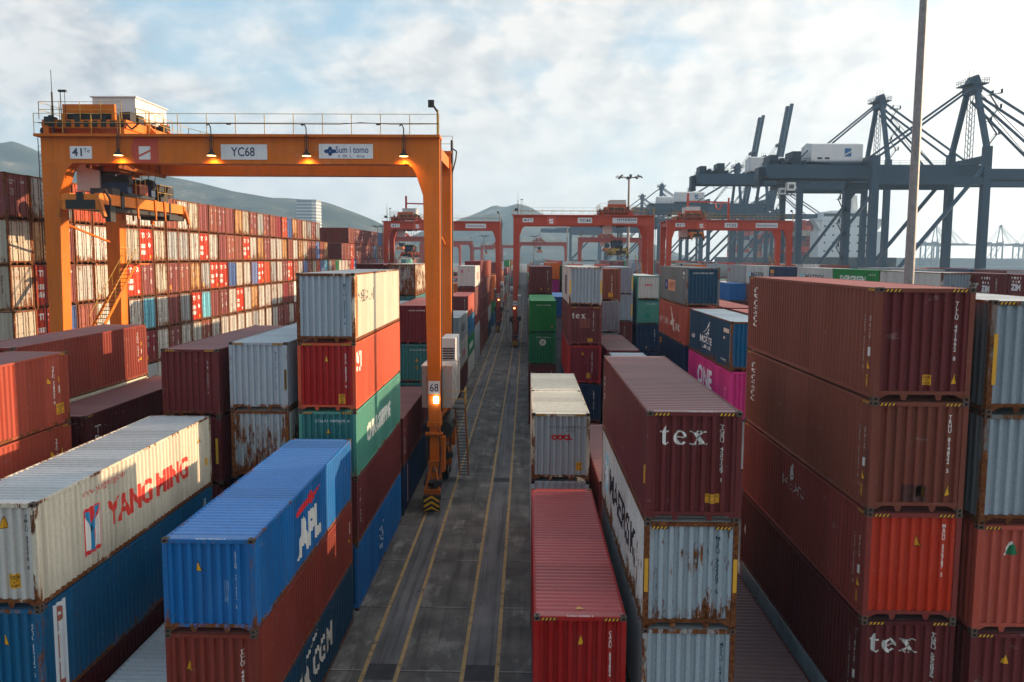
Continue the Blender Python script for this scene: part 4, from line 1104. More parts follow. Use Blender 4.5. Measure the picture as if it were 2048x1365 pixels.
def line_material():
    m, nt, b = new_mat('worn_yellow_line')
    tc = nt.nodes.new('ShaderNodeTexCoord')
    n = nt.nodes.new('ShaderNodeTexNoise'); n.inputs['Scale'].default_value = 2.3; n.inputs['Detail'].default_value = 7; n.inputs['Roughness'].default_value = .7
    nt.links.new(tc.outputs['Object'], n.inputs[0])
    nt.links.new(ramp(nt, n.outputs[0], [(.32, (.09, .08, .07, 1)), (.44, (.34, .225, .095, 1)), (.6, (.43, .285, .12, 1)), (.8, (.52, .38, .19, 1))]), b.inputs['Base Color'])
    b.inputs['Roughness'].default_value = .8
    return m
tag(lm.build('lane_marking', line_material()), kind='structure')
tag(pt.build('road_patch', plain('patch_tar', (.055, .055, .062), .8, .2, var=.3, scale=1.5)), kind='structure')
# sea beyond the quay
def sea_material():
    m, nt, b = new_mat('sea_water')
    b.inputs['Base Color'].default_value = (.10, .14, .16, 1); b.inputs['Roughness'].default_value = .28
    tc = nt.nodes.new('ShaderNodeTexCoord'); n = nt.nodes.new('ShaderNodeTexNoise'); n.inputs['Scale'].default_value = .25; n.inputs['Detail'].default_value = 6
    nt.links.new(tc.outputs['Object'], n.inputs[0]); bu = nt.nodes.new('ShaderNodeBump'); bu.inputs['Strength'].default_value = .5; bu.inputs['Distance'].default_value = .4
    nt.links.new(n.outputs[0], bu.inputs['Height']); nt.links.new(bu.outputs[0], b.inputs['Normal'])
    return m
s = MB(); s.poly([(155, -300, -3), (2600, -300, -3), (2600, 2600, -3), (155, 2600, -3)])
tag(s.build('sea', sea_material()), kind='structure')
# ------------------------------------------------------------ yard cranes
ORANGE = (0.62, 0.145, 0.003); CRED = (0.44, 0.042, 0.012)

def flat_sign(root, x0, x1, z0, z1, y, texts=(), polys=(), back=(0.70, 0.72, 0.74), name='sign_panel', face='-y'):
    """a plate with lettering as sub-parts; face -y looks towards the camera"""
    mb = MB(); mb.box(x0, x1, y - .03, y, z0, z1)
    p = mb.build(name, M_DECAL, root, back)
    class q: L = 0; h = 0
    for body, a, b_, za, zb, col, bold in texts:
        V, F = fit(text_geo(body, bold), a, b_, za, zb)
        me = bpy.data.meshes.new('lettering'); me.from_pydata([(v[0], y - .034, v[1]) for v in V], [], F); me.materials.append(M_DECAL)
        part('lettering', me, p, col)
    for col, pl, nm in polys:
        V, F = polys_geo(pl)
        me = bpy.data.meshes.new(nm); me.from_pydata([(v[0], y - .036, v[1]) for v in V], [], F); me.materials.append(M_DECAL)
        part(nm, me, p, col)
    return p

def railing(mb, pts, hgt=1.1, step=2.0, r=.022, mi=0):
    for a, b_ in zip(pts[:-1], pts[1:]):
        a, b_ = Vector(a), Vector(b_); n = max(1, round((b_ - a).length / step))
        for i in range(n + 1):
            p = a.lerp(b_, i / n); mb.tube(p, p + Vector((0, 0, hgt)), r, n=5, mi=mi)
        for k in (hgt, hgt * .55): mb.tube(a + Vector((0, 0, k)), b_ + Vector((0, 0, k)), r * .8, n=5, mi=mi)

def stair(mb, a, b_, width, axis='y', mi=0, mr=1, rails=True):
    a, b_ = Vector(a), Vector(b_); n = max(4, int(abs(b_.z - a.z) / .24))
    side = Vector((1, 0, 0)) if axis == 'y' else Vector((0, 1, 0))
    for sg in (-.5, .5): mb.bar(a + side * width * sg, b_ + side * width * sg, .05, .22, mi)
    for i in range(n + 1):
        p = a.lerp(b_, i / n)
        if axis == 'y': mb.box(p.x - width / 2, p.x + width / 2, p.y - .11, p.y + .11, p.z - .015, p.z + .02, mi + 2)
        else: mb.box(p.x - .11, p.x + .11, p.y - width / 2, p.y + width / 2, p.z - .015, p.z + .02, mi + 2)
    if rails:
        for sg in (-.5, .5):
            o = side * width * sg
            mb.tube(a + o + Vector((0, 0, 1)), b_ + o + Vector((0, 0, 1)), .022, n=5, mi=mr)
            for i in range(0, 6):
                p = a.lerp(b_, i / 5) + o; mb.tube(p, p + Vector((0, 0, 1)), .018, n=5, mi=mr)

def yard_crane(name, label, loc, paint, S=23.46, wb=8.2, trolley=-10.0, spread=17.2, number=None, signs=(), detail=True, lane='right', logo=None, group='rubber tyred yard cranes', haslamp=True, spcol=None, jib=False):
    r = thing(name, label, 'crane', loc, 0, group)
    h = S / 2; Z1, Z0 = 22.05, 20.55; ru = .30
    MS = [M_STEEL]
    # legs (outer faces straight, inner faces taper, curved haunch under the girder)
    for sx in (-1, 1):
        for y0 in (0.0, wb - 1.0):
            mb = MB()
            pts = [(sx * h, 5.2), (sx * (h - .70), 5.2), (sx * (h - .98), 18.75), (sx * (h - 1.40), 20.02), (sx * (h - 1.56), 20.32), (sx * (h - 1.85), 20.55), (sx * h, 20.55)]
            mb.prism(pts, 'y', y0, y0 + .95)
            mb.box(min(sx * (h + .02), sx * (h - .80)), max(sx * (h + .02), sx * (h - .80)), y0 - .06, y0 + 1.0, 5.0, 5.25)
            mb.taper((min(sx * (h - .08), sx * (h - .66)), max(sx * (h - .08), sx * (h - .66)), y0 + .08, y0 + .85, 2.9), (min(sx * (h - .08), sx * (h - .66)), max(sx * (h - .08), sx * (h - .66)), y0 + .08, y0 + .85, 5.0))
            lg = mb.build('leg', MS, r, paint, ru)
            # wheel truck under the leg
            bg = MB(); xc = sx * (h - .37)
            bg.box(xc - .34, xc + .34, y0 - .35, y0 + 1.3, 2.55, 2.95); bg.prism([(y0 - .9, 1.0), (y0 + 1.8, 1.0), (y0 + 1.2, 2.55), (y0 - .25, 2.55)], 'x', xc - .30, xc - .22); bg.prism([(y0 - .9, 1.0), (y0 + 1.8, 1.0), (y0 + 1.2, 2.55), (y0 - .25, 2.55)], 'x', xc + .22, xc + .30)
            bg.box(xc - .5, xc + .5, y0 - 1.35, y0 - 1.25, 1.2, 1.5); bg.bar((xc - .45, y0 - 1.3, 1.3), (xc - .1, y0 - .2, 2.7), .08); bg.bar((xc + .45, y0 - 1.3, 1.3), (xc + .1, y0 - .2, 2.7), .08)
            bg.bar((xc - .42, y0 - 1.3, 1.35), (xc - .42, y0 - .2, 1.35), .1); bg.bar((xc + .42, y0 - 1.3, 1.35), (xc + .42, y0 - .2, 1.35), .1)
            bo = bg.build('bogie', MS, r, tuple(c * .62 for c in paint), .45)
            for yy in ((y0 - .45, y0 + 1.35) if detail else (y0 + .45,)):
                wm = MB(); wm.tube((xc - .21, yy, .74), (xc + .21, yy, .74), .74, n=20, mi=0); wm.tube((xc - .225, yy, .74), (xc + .225, yy, .74), .38, n=12, mi=1)
                wm.build('wheel', [M_RUB, M_GALV], bo)
            if detail:
                du = MB()
                du.box(xc - .42, xc + .30, y0 - .55, y0 + .05, 1.55, 2.25, 0); du.box(xc + .05, xc + .50, y0 - 1.1, y0 - .5, 1.5, 1.95, 1); du.tube((xc - .55, y0 - .7, 1.75), (xc + .55, y0 - .7, 1.75), .17, n=10, mi=1)
                du.box(xc - .50, xc - .36, y0 - .2, y0 + .9, 2.9, 4.4, 1); du.box(xc + .36, xc + .62, y0 + .1, y0 + .8, 2.2, 4.3, 0); du.tube((xc - .52, y0 - .05, 4.55), (xc + .52, y0 - .05, 4.55), .14, n=10, mi=0)
                du.path([(xc - .30, y0 - .08, 4.9), (xc - .46, y0 - .2, 3.6), (xc - .38, y0 - .4, 2.6), (xc - .46, y0 - 1.0, 1.6)], .04, 6, 1); du.path([(xc + .28, y0 - .08, 4.9), (xc + .42, y0 - .25, 3.4), (xc + .30, y0 - .6, 2.2)], .035, 6, 1)
                du.build('drive_unit', [M_STEEL, M_BLACKMETAL], bo, tuple(c * .7 for c in paint), .5)
                bm_ = MB(); yb = y0 - 1.62 if y0 == 0 else y0 + 1.0 + 1.5
                if y0 == 0:
                    bm_.box(xc - .48, xc + .48, yb, yb + .28, .25, 1.18, 0)
                    for k in range(3):
                        for sg in (-1, 1):
                            zb = .28 + k * .32
                            bm_.poly([(xc, yb - .004, zb + .30), (xc, yb - .004, zb + .14), (xc + sg * .46, yb - .004, max(.26, zb - .14)), (xc + sg * .46, yb - .004, zb + .02)], 1)
                    bm_.build('bumper', [M_BLK, M_YEL], bo)
    # girders with a protruding walkway plate
    for y0 in (0.0, wb - 1.0):
        mb = MB(); mb.box(-h + .0, h - .0, y0, y0 + .95, Z0 + .002, Z1)
        mb.box(-h - .22, h + .05, y0 - .35 if y0 == 0 else y0 - .1, y0 + 1.05 if y0 == 0 else y0 + 1.3, Z1 + .002, Z1 + .16)
        for xx in (-11, -7.2, -2.6, 2.2, 6.0): mb.box(xx - .012, xx + .012, y0 - .008, y0, Z0 + .02, Z1 - .02)
        gd = mb.build('girder', MS, r, paint, ru)
        rl = MB(); ye = y0 - .30 if y0 == 0 else y0 + 1.22
        railing(rl, [(-h - .18, ye, Z1 + .16), (h, ye, Z1 + .16)], 1.15, 1.72)
        rl.build('handrail', [M_RAIL], r)
    # end ties, sill beams
    for sx in (-1, 1):
        xa, xb = sorted((sx * (h - .12), sx * (h - .62)))
        mb = MB(); mb.box(xa, xb, .95, wb - 1.0, 5.05, 5.85); mb.build('sill_beam', MS, r, paint, .2)
        mb = MB(); mb.box(xa, xb, .95, wb - 1.0, Z0 + .5, Z1 - .3); mb.build('tie_beam', MS, r, paint, ru); mb = MB(); mb.tube((xa + .2, .9, 17.2), (xa + .2, wb - .9, 16.0), .075, n=8); mb.build('diagonal_brace', MS, r, paint, ru)
    # trolley
    tx = trolley; yc = wb / 2
    tr = MB()
    tr.box(tx - 2.6, tx + 2.4, .25, wb - .25, Z1 + .55, Z1 + 1.05); tr.box(tx - 2.5, tx - 2.2, .2, wb - .2, Z1 + .2, Z1 + .6); tr.box(tx + 2.0, tx + 2.3, .2, wb - .2, Z1 + .2, Z1 + .6)
    tr.box(tx - 1.4, tx + 1.7, .35, .55, Z1 + 1.45, Z1 + 1.95); tr.box(tx - 1.4, tx + 1.7, wb - .55, wb - .35, Z1 + 1.45, Z1 + 1.95)
    for yy in (.45, 2.2, wb - 2.2, wb - .45):
        for xx in (tx - 1.3, tx + 1.6): tr.box(xx - .1, xx + .1, yy - .1, yy + .1, Z1 + 1.05, Z1 + 1.45)
    tr.prism([(tx + 1.75, Z1 + 1.05), (tx + 2.9, Z1 + .3), (tx + 2.9, Z1 + .7), (tx + 1.75, Z1 + 1.9)], 'y', 3.0, 3.3)
    tr.prism([(tx + 1.75, Z1 + 1.05), (tx + 2.9, Z1 + .3), (tx + 2.9, Z1 + .7), (tx + 1.75, Z1 + 1.9)], 'y', 6.0, 6.3)
    tr.box(tx + 2.5, tx + 3.4, 4.0, 6.0, Z1 + .18, Z1 + .6)
    tf = tr.build('trolley_frame', MS, r, paint, .35)
    dm = MB()
    for xx in (tx - .7, tx + .9): dm.tube((xx, 1.0, Z1 + 1.3), (xx, wb - 1.0, Z1 + 1.3), .38, n=14)
    dm.tube((tx - 2.9, .9, Z1 + .85), (tx - 2.5, .9, Z1 + .85), .2, n=10)
    dm.build('winch_drum', [M_BLACKMETAL], tf)
    hs = MB(); hs.box(tx - .75, tx + 1.9, 2.6, wb - 1.2, Z1 + 1.45, Z1 + 2.75); hs.box(tx - .85, tx + 2.0, 2.5, wb - 1.1, Z1 + 2.75, Z1 + 2.82)
    hs.build('machinery_box', M_DECAL, tf, (.60, .60, .59), .1)
    if detail:
        rl = MB(); railing(rl, [(tx - 2.7, .15, Z1 + 1.05), (tx + 2.2, .15, Z1 + 1.05)], 1.0, 1.1); railing(rl, [(tx - 2.7, wb - .2, Z1 + 1.05), (tx - 2.7, .15, Z1 + 1.05)], 1.0, 1.4)
        railing(rl, [(tx + 3.0, .25, Z1 + .6), (tx + 3.0, wb - .3, Z1 + .6)], 1.1, 1.3); railing(rl, [(tx + 3.0, wb - .3, Z1 + .6), (tx + 4.6, wb - .3, Z1 + .2)], 1.1, 1.0); railing(rl, [(tx + 3.0, .25, Z1 + .6), (tx + 4.6, .25, Z1 + .2)], 1.1, .9)
        rl.build('trolley_railing', [M_RAIL], tf)
    # cabin under the trolley
    cb = MB(); cx = tx - 1.0; cy = 2.3
    cb.box(cx - .78, cx + .62, cy, cy + 2.2, Z0 - 1.35, Z0 + .7, 0); cb.box(cx - .85, cx + .7, cy - .05, cy + 2.25, Z0 - 1.42, Z0 - 1.35, 0); cb.poly([(cx + .625, cy + .2, Z0 - 1.0), (cx + .625, cy + 2.0, Z0 - 1.0), (cx + .625, cy + 2.0, Z0 + .1), (cx + .625, cy + .2, Z0 + .1)], 1)
    cb.box(cx - .5, cx + .3, cy + 2.2, cy + 2.6, Z0 - .2, Z1 + .5, 0)
    cb.build('operator_cabin', [M_DECAL, M_GLASS], r, (.68, .60, .58), .15)
    # head block, ropes, spreader
    hb = MB(); zs = spread
    hx = tx + .75
    for k, yy in ((0, yc - 1.4), (1, yc + 1.9)):
        hb.box(hx - 1.0, hx + .55, yy - .3, yy + .3, zs + .8, zs + 1.45, 1)
        for xx in (hx - .62, hx + .22): hb.tube((xx, yy - .28, zs + 1.5), (xx, yy + .28, zs + 1.5), .45, n=14, mi=0)
    hb.box(hx - .8, hx + .4, yc - 2.0, yc + 2.4, zs + .62, zs + .85, 0); hb.box(hx - .5, hx + .5, yc + .0, yc + 1.2, zs + .85, zs + 1.5, 2)
    hb.build('head_block', [M_BLACKMETAL, plain_once('block_blue', (.03, .06, .12)), plain_once('oxide_red', (.30, .06, .04))], r)
    rp = MB()
    for yy in (yc - 1.4, yc + 1.9):
        for xx, dx in ((hx - .95, -.4), (hx - .2, -.1), (hx + .2, .1), (hx + .6, .35)): rp.tube((xx, yy, zs + 1.5), (xx + dx, yy + .3, Z1 + .4), .022, n=5)
    rp.build('hoist_rope', [M_ROPE], r)
    sp = MB(); ya, yb = yc - 6.05, yc + 6.05
    for xx in (hx - 1.0, hx + .75): sp.box(xx - .16, xx + .16, ya + .3, yb - .3, zs - .12, zs + .5)
    for yy in (yc - 2.4, yc - .3, yc + 1.6): sp.box(hx - .83, hx + .58, yy - .18, yy + .18, zs - .02, zs + .45)
    for yy in (ya, yb - .3): sp.box(hx - 1.2, hx + .98, yy, yy + .3, zs - .45, zs + .42)
    so = sp.build('spreader', MS, r, spcol or (.62, .17, .012), .25)
    fl = MB()
    for xx in (hx - 1.2, hx + .95):
        for yy in (yc - 1.3, yc + 1.2, yc + 2.6): fl.prism([(yy - .14, zs + .55), (yy + .14, zs + .55), (yy + .1, zs - .75), (yy - .02, zs - .75)], 'x', xx - .04, xx + .04)
        for yy in (ya + .1, yb - .1): fl.bar((xx, yy, zs + .1), (xx + (.25 if xx > hx else -.25), yy, zs - .85), .16, .3)
    fl.build('guide_flap', MS, so, tuple(c * .8 for c in (spcol or (.62, .17, .012))), .4)
    ub = MB(); ub.box(hx - .9, hx + .6, ya + .35, yb - .4, zs - .42, zs - .16); ub.box(hx - 1.1, hx + .9, yb - 2.6, yb - .2, zs - .62, zs - .3); ub.build('telescopic_beam', [M_BLACKMETAL], so)
    if detail:
        hu = MB()
        hu.box(hx - .95, hx + .75, ya - .02, ya + .30, zs - .42, zs + .10); hu.box(hx - .3, hx + .1, ya - .06, ya + .2, zs + .1, zs + .55)
        hu.build('twistlock_housing', [M_BLACKMETAL], so); hu = MB()
        hu.box(hx - .75, hx + .5, yc + 3.1, yc + 4.3, zs + .5, zs + 1.25); hu.box(hx - .8, hx + .55, yc - 3.6, yc - 2.7, zs + .5, zs + .95); hu.box(hx + .93, hx + .97, yc - 3.4, yc - 3.0, zs - .2, zs + .5); hu.box(hx + .93, hx + .97, yc + 3.4, yc + 3.6, zs - .2, zs + .5)
        for yy in (yc + 3.3, yc + 4.6): hu.tube((hx - .1, yy, zs + 1.3), (hx + .5, yy, zs + 1.3), .42, n=12)
        hu.build('hydraulic_unit', [M_BLACKMETAL], so); hu = MB()
        hu.path([(hx + .5, ya + .3, zs + .3), (hx + 1.0, ya + .6, zs + .75), (hx + 1.15, ya + .9, zs + .2), (hx + 1.1, ya + 1.0, zs - .7)], .07)
        hu.box(hx + .98, hx + 1.3, ya + .6, ya + 1.2, zs - 1.1, zs - .2)
        hu.build('cable_basket', [M_BLACKMETAL], so)
        rl = MB(); railing(rl, [(hx + .7, yc + 2.2, zs + .5), (hx + .7, yc + 4.6, zs + .5)], 1.15, 1.2); railing(rl, [(hx - .9, yc + 4.6, zs + .5), (hx + .7, yc + 4.6, zs + .5)], 1.15, .8); railing(rl, [(hx + .7, yc - .9, zs + .8), (hx + .7, yc + .4, zs + .8)], 1.0, .65)
        rl.build('spreader_railing', [M_RAIL], so)
        fr_ = MB()
        for xx in (tx - 2.0, tx - .3, tx + 1.5): fr_.bar((xx, .8, Z0 - .1), (xx, wb - .8, Z0 - .1), .16, .2); fr_.bar((xx, 1.6, Z0 - .1), (xx, 1.6, Z1 + .5), .14); fr_.bar((xx, wb - 1.6, Z0 - .1), (xx, wb - 1.6, Z1 + .5), .14)
        fr_.bar((tx - .2, 1.5, Z1 + .2), (tx + 2.2, 1.5, Z0 - .2), .1); fr_.box(tx + .2, tx + 1.2, 1.7, 3.2, Z0 - .3, Z0 + .6)
        fr_.build('underslung_frame', [M_STEEL], r, tuple(c * .35 for c in paint), .5)
        mc = MB()
        for k in range(9): xx = tx - 2.2 + k * .52; mc.box(xx, xx + .3, .22, .32, Z1 + .62, Z1 + .98 if k % 3 else Z1 + 1.3)
        for yy in (.9, 2.0, wb - 2.4): mc.box(tx + 1.75, tx + 2.35, yy, yy + .7, Z1 + 1.05, Z1 + 1.6)
        mc.tube((tx - 2.55, .35, Z1 + .4), (tx - 2.55, .75, Z1 + .4), .26, n=10); mc.box(tx - 1.5, tx + 1.6, .5, .8, Z1 + 1.08, Z1 + 1.42); mc.path([(tx + 2.2, .3, Z1 + 1.0), (tx + 2.7, .3, Z1 + .5), (tx + 3.2, .3, Z1 + .9)], .05)
        mc.build('motor_unit', [M_BLACKMETAL], tf)
        cbx = MB()
        for xx in (-9.3, -5.0, -.6, 3.7, 8.1): cbx.tube((xx, -.33, Z1 + .72), (xx + .25, -.33, Z1 + .72), .045, n=6)
        cbx.path([(-h + .1, -.34, Z1 + .76), (-6, -.34, Z1 + .74), (0, -.34, Z1 + .75), (6, -.34, Z1 + .73), (7.2, -.34, Z1 + .82), (9, -.34, Z1 + .74), (h, -.34, Z1 + .76)], .022, 5); cbx.box(h - .02, h + .10, wb - .9, wb - .2, Z1 - .6, Z1 + .9); cbx.path([(h + .05, wb - .5, Z1 + .4), (h + .35, wb - .5, Z1 + .2), (h + .3, wb - .5, Z1 - .3), (h + .06, wb - .5, Z1 - 1.2)], .05, 6)
        cbx.tube((h + .05, .3, 5.9), (h + .05, .3, Z1), .035, n=6); cbx.tube((h + .05, wb - .4, 6.0), (h + .05, wb - .4, Z1), .05, n=6)
        cbx.build('power_cable', [M_BLACKMETAL], r)
    if jib:
        jb = MB(); jb.bar((tx - .2, yc, Z1 + 1.0), (tx - .2, yc, Z1 + 5.4), .38); jb.bar((tx - .2, yc, Z1 + 3.9), (tx + 7.6, yc, Z1 + 3.7), .26); jb.path([(tx + 5.0, yc, Z1 + 3.6), (tx + 5.3, yc, Z1 + 2.6), (tx + 5.9, yc, Z1 + 2.4), (tx + 6.4, yc, Z1 + 3.6)], .12)
        jb.bar((tx + 7.6, yc, Z1 + 4.6), (tx + 7.6, yc, Z1 + .2), .3) if lane == 'left' else None
        jb.build('service_jib', MS, r, paint, .1)
    # engine house, tank and stair on one side
    sx = 1 if lane == 'right' else -1
    eh = MB(); x0, x1 = sorted((sx * (h - 1.25), sx * (h + .62)))
    eh.box(x0, x1, 1.15, wb - 1.15, 5.95, 8.45); eh.box(x0 - .04, x1 + .04, 1.1, wb - 1.1, 8.45, 8.55)
    for k in range(5): eh.box(x1 + .002, x1 + .03, 1.5 + k * 1.05, 2.2 + k * 1.05, 6.2, 8.25) if sx > 0 else eh.box(x0 - .03, x0 - .002, 1.5 + k * 1.05, 2.2 + k * 1.05, 6.2, 8.25)
    eo = eh.build('engine_house', M_STEEL, r, (.42, .40, .39), .62)
    at_ = MB(); xa, xb = sorted((sx * (h - .30), sx * (h + .60))); at_.box(xa, xb, 3.6, wb - 1.5, 8.56, 10.0)
    for k in range(5): at_.box(xa + .08, xb - .08, 3.55, 3.6, 8.66 + k * .16, 8.74 + k * .16, 1)
    at_.build('radiator', [M_DECAL, M_BLACKMETAL], eo, (.55, .56, .57), .2)
    tk_ = MB(); tk_.tube((sx * (h + .12), 1.6, 4.45), (sx * (h + .12), wb - 2.4, 4.45), .5, n=16); tk_.tube((sx * (h - .95), 1.6, 4.5), (sx * (h - .95), wb - 2.4, 4.5), .42, n=14); tk_.build('fuel_tank', [M_BLACKMETAL], r)
    st = MB()
    stair(st, (sx * (h + .95), wb - 1.7, .35), (sx * (h + .95), 2.6, 6.0), .62)
    st.box(min(sx * (h + .62), sx * (h + 1.4)), max(sx * (h + .62), sx * (h + 1.4)), 1.0, 2.6, 5.92, 5.98, 2); railing(st, [(sx * (h + 1.38), 2.6, 5.98), (sx * (h + 1.38), .9, 5.98), (sx * (h + .1), .9, 5.98)], 1.05, .9, mi=1)
    st.build('access_stair', [M_STEEL, M_RAIL, M_BLACKMETAL], r, tuple(c * .8 for c in paint), .4)
    # zigzag stair on the other side
    zx = -sx * (h - 1.6); zz = MB()
    stair(zz, (zx, 2.2, 10.4), (zx, wb - .9, 14.6), .7); stair(zz, (zx, wb - 1.2, 6.0), (zx, 2.2, 10.4), .7); stair(zz, (zx, 2.0, 14.6), (zx, 2.0, 14.65), .7, rails=False)
    zz.box(zx - .4, zx + .9, wb - 1.6, wb - .2, 14.55, 14.62, 0); railing(zz, [(zx - .4, wb - 1.6, 14.62), (zx - .4, wb - .2, 14.62)], 1.05, .9, mi=1); zz.box(zx - .5, zx + .5, 1.2, 2.3, 10.33, 10.4, 0)
    zz.build('zigzag_stair', [M_STEEL, M_RAIL, M_BLACKMETAL], r, paint, .2)
    ld = MB(); lx = -h - .3 if lane == 'right' else h + .3
    for yy in (.25, .7): ld.tube((lx, yy, 6.0), (lx, yy, Z1), .025, n=5)
    for k in range(54): ld.tube((lx, .25, 6.2 + k * .29), (lx, .7, 6.2 + k * .29), .014, n=4)
    ld.build('ladder', [M_BLACKMETAL], r)
    # antennas and the camera post at the ends
    an = MB()
    for xx, zz_, rr in ((-h + .75, 6.2, .022), (-h + 1.25, 4.2, .03), (-h + 1.5, 4.2, .02)): an.tube((xx, .1, Z1 + .2), (xx, .1, Z1 + zz_ * .62), rr, n=6)
    an.tube((-h + .75, .1, Z1 + .2), (-h + .75, .1, Z1 + 2.6), .06, n=6); an.box(-h + 1.15, -h + 1.6, .02, .18, Z1 + 2.6, Z1 + 2.72); an.box(-h + .2, -h + .75, .1, .6, Z1 + .75, Z1 + 1.2)
    an.build('antenna', [M_BLACKMETAL], r)
    cp = MB(); cp.bar((h - .1, -.1, Z1 + .1), (h - .1, -.1, Z1 + 1.6), .1, mi=1); cp.bar((h - .12, -.1, Z1 + 1.5), (h - .35, -.2, Z1 + 1.85), .09, mi=0); cp.box(h - .62, h - .28, -.35, -.12, Z1 + 1.72, Z1 + 2.12, 0)
    cp.build('siren_post', [M_BLACKMETAL, M_RAIL], r)
    # signs
    for sgn in signs: flat_sign(r, *sgn[:4], -.012, *sgn[4:])
    if number:
        xa = sx * h; a_, b2 = sorted((xa - sx * .02, xa - sx * .70))
        flat_sign(r, a_, b2, 7.0, 7.78, -.06, [(number, a_ + .08, b2 - .08, 7.15, 7.63, (.05, .06, .10), .01)], name='number_plate')
    if logo:
        a_, b2 = logo
        w_ = b2 - a_
        pl = [[(a_ + .12 * w_, Z1 - .02), (b2, Z1 - .02), (b2, Z0 + .02), (a_ + .12 * w_, Z0 + .02), (a_, Z0 + .55), (a_, Z1 - .5)]]
        me = bpy.data.meshes.new('logo_panel'); V, F = polys_geo(pl); me.from_pydata([(v[0], -.012, v[1]) for v in V], [], F); me.materials.append(M_DECAL)
        lp = part('logo_panel', me, r, (.58, .085, .05))
        m0 = (a_ + b2) / 2 - .02; zc = (Z0 + Z1) / 2 - .15
        V, F = polys_geo([[(m0 - .34, zc + .38), (m0 + .34, zc + .38), (m0 + .34, zc + .20), (m0 - .34, zc - .12)], [(m0 - .34, zc - .38), (m0 + .34, zc - .38), (m0 + .34, zc + .08), (m0 - .34, zc - .24)]])
        me = bpy.data.meshes.new('emblem'); me.from_pydata([(v[0], -.018, v[1]) for v in V], [], F); me.materials.append(M_DECAL); part('emblem', me, lp, (.76, .76, .76))
    if haslamp:
        for xx in (-6.95, -1.5, 4.05, 9.7):
            fl = MB(); fl.tube((xx, -.42, Z0 + .42), (xx, -.42, Z0 + .62), .30, .13, n=14); fl.tube((xx, -.42, Z0 + .62), (xx, -.42, Z0 + .78), .10, .08, n=8); fl.path([(xx, -.42, Z0 + .78), (xx, -.38, Z1 + .1), (xx, -.42, Z1 + .5), (xx - .1, -.42, Z1 + .72), (xx - .25, -.42, Z1 + .62)], .035)
            fl.bar((xx - .1, -.42, Z0 + .75), (xx - .1, -.34, Z1 + .1), .03); fl.bar((xx + .1, -.42, Z0 + .75), (xx + .1, -.34, Z1 + .1), .03)
            fo = fl.build('floodlight', [M_BLACKMETAL], r)
            bl = MB(); bl.tube((xx, -.42, Z0 + .395), (xx, -.42, Z0 + .418), .25, n=14); bl.build('bulb', [M_LAMP], fo)
    if detail:
        lp = MB(); xa = sx * (h - .25); lp.box(xa - .13, xa + .13, -.16, -.10, 6.45, 6.45 + (.4 if haslamp else .2)); lp.build('leg_lamp', [M_LAMPW if haslamp else M_LAMP], r)
    return r

PL = {}
def plain_once(n, col):
    if n not in PL: PL[n] = plain(n, col, .55)
    return PL[n]

INK = (.05, .07, .12); BLU = (.02, .07, .22)
XC = -16.86
def sx_(x): return x - XC
clover = [disc(-11.72 - XC, 21.28, .17, 10, .12), disc(-11.32 - XC, 21.28, .17, 10, .12), disc(-11.52 - XC, 21.42, .12, 10, .13), disc(-11.52 - XC, 21.14, .12, 10, .13)]
A = yard_crane('yard_crane', 'large orange gantry crane on rubber tyres spanning the left container rows, lamps lit', (XC, 49.3, 0), ORANGE, trolley=sx_(-26.0), spread=18.2,
    number='68', logo=(sx_(-23.23), sx_(-21.63)), signs=[
    (sx_(-26.86), sx_(-25.56), 20.8, 21.52, [('41', sx_(-26.74), sx_(-26.14), 20.94, 21.42, INK, .02), ('Te', sx_(-26.05), sx_(-25.68), 21.16, 21.40, INK, .005)]),
    (sx_(-17.94), sx_(-15.22), 20.78, 21.66, [('YC68', sx_(-17.35), sx_(-15.95), 20.97, 21.50, INK, .015)]),
    (sx_(-12.18), sx_(-9.02), 20.86, 21.70, [('Sum i tomo', sx_(-11.2), sx_(-9.28), 21.18, 21.57, BLU, .015), ('S. W. L.   41te', sx_(-11.05), sx_(-9.5), 20.93, 21.08, BLU, .01)], [(BLU, clover, 'emblem')])])
h_ = 23.46 / 2
def small_signs(a, b_, right=None):
    out = [(-10.2, -8.4, 20.95, 21.65, [('41', -10.0, -9.2, 21.08, 21.5, INK, .02), ('Te', -9.1, -8.6, 21.28, 21.5, INK, .01)])]
    if b_: out.append((-1.0, 1.4, 20.85, 21.75, [(b_, -.75, 1.15, 21.03, 21.55, INK, .02)]))
    if right: out.append((4.8, 8.9, 20.85, 21.75, right))
    return out
B = yard_crane('yard_crane', 'red yard crane on the left side of the lane, behind the orange leg', (-17.1, 168.0, 0), CRED, trolley=-7.5, spread=15.6, number='41', haslamp=False,
    logo=(-5.7, -4.0), signs=small_signs('41', None, [('Sumitomo', 5.1, 8.6, 21.1, 21.5, INK, .01)]), spcol=(.5, .1, .03), jib=True)
D_ = yard_crane('yard_crane', 'red yard crane right of the lane with hanging black headblock, flanking the boom cranes', (9.45, 140.5, 0), CRED, trolley=5.4, spread=16.2, number='44', lane='left', haslamp=False,
    logo=(-6.2, -4.6), signs=small_signs('41', 'YC44', [('HYUNDAI', 5.6, 8.7, 21.25, 21.65, INK, .03), ('S.W.L. 41 TON', 5.6, 8.5, 20.95, 21.12, INK, .01)]), spcol=(.36, .24, .04))
E_ = yard_crane('yard_crane', 'red yard crane farthest right, in front of the grey legs of the boom cranes', (38.0, 158.0, 0), CRED, trolley=-7.0, spread=19.5, number='03', lane='left', haslamp=False,
    logo=(-6.2, -4.4), signs=small_signs('41', 'YC03', [('Sumitomo', 5.0, 8.7, 21.1, 21.5, INK, .01)]), jib=True)
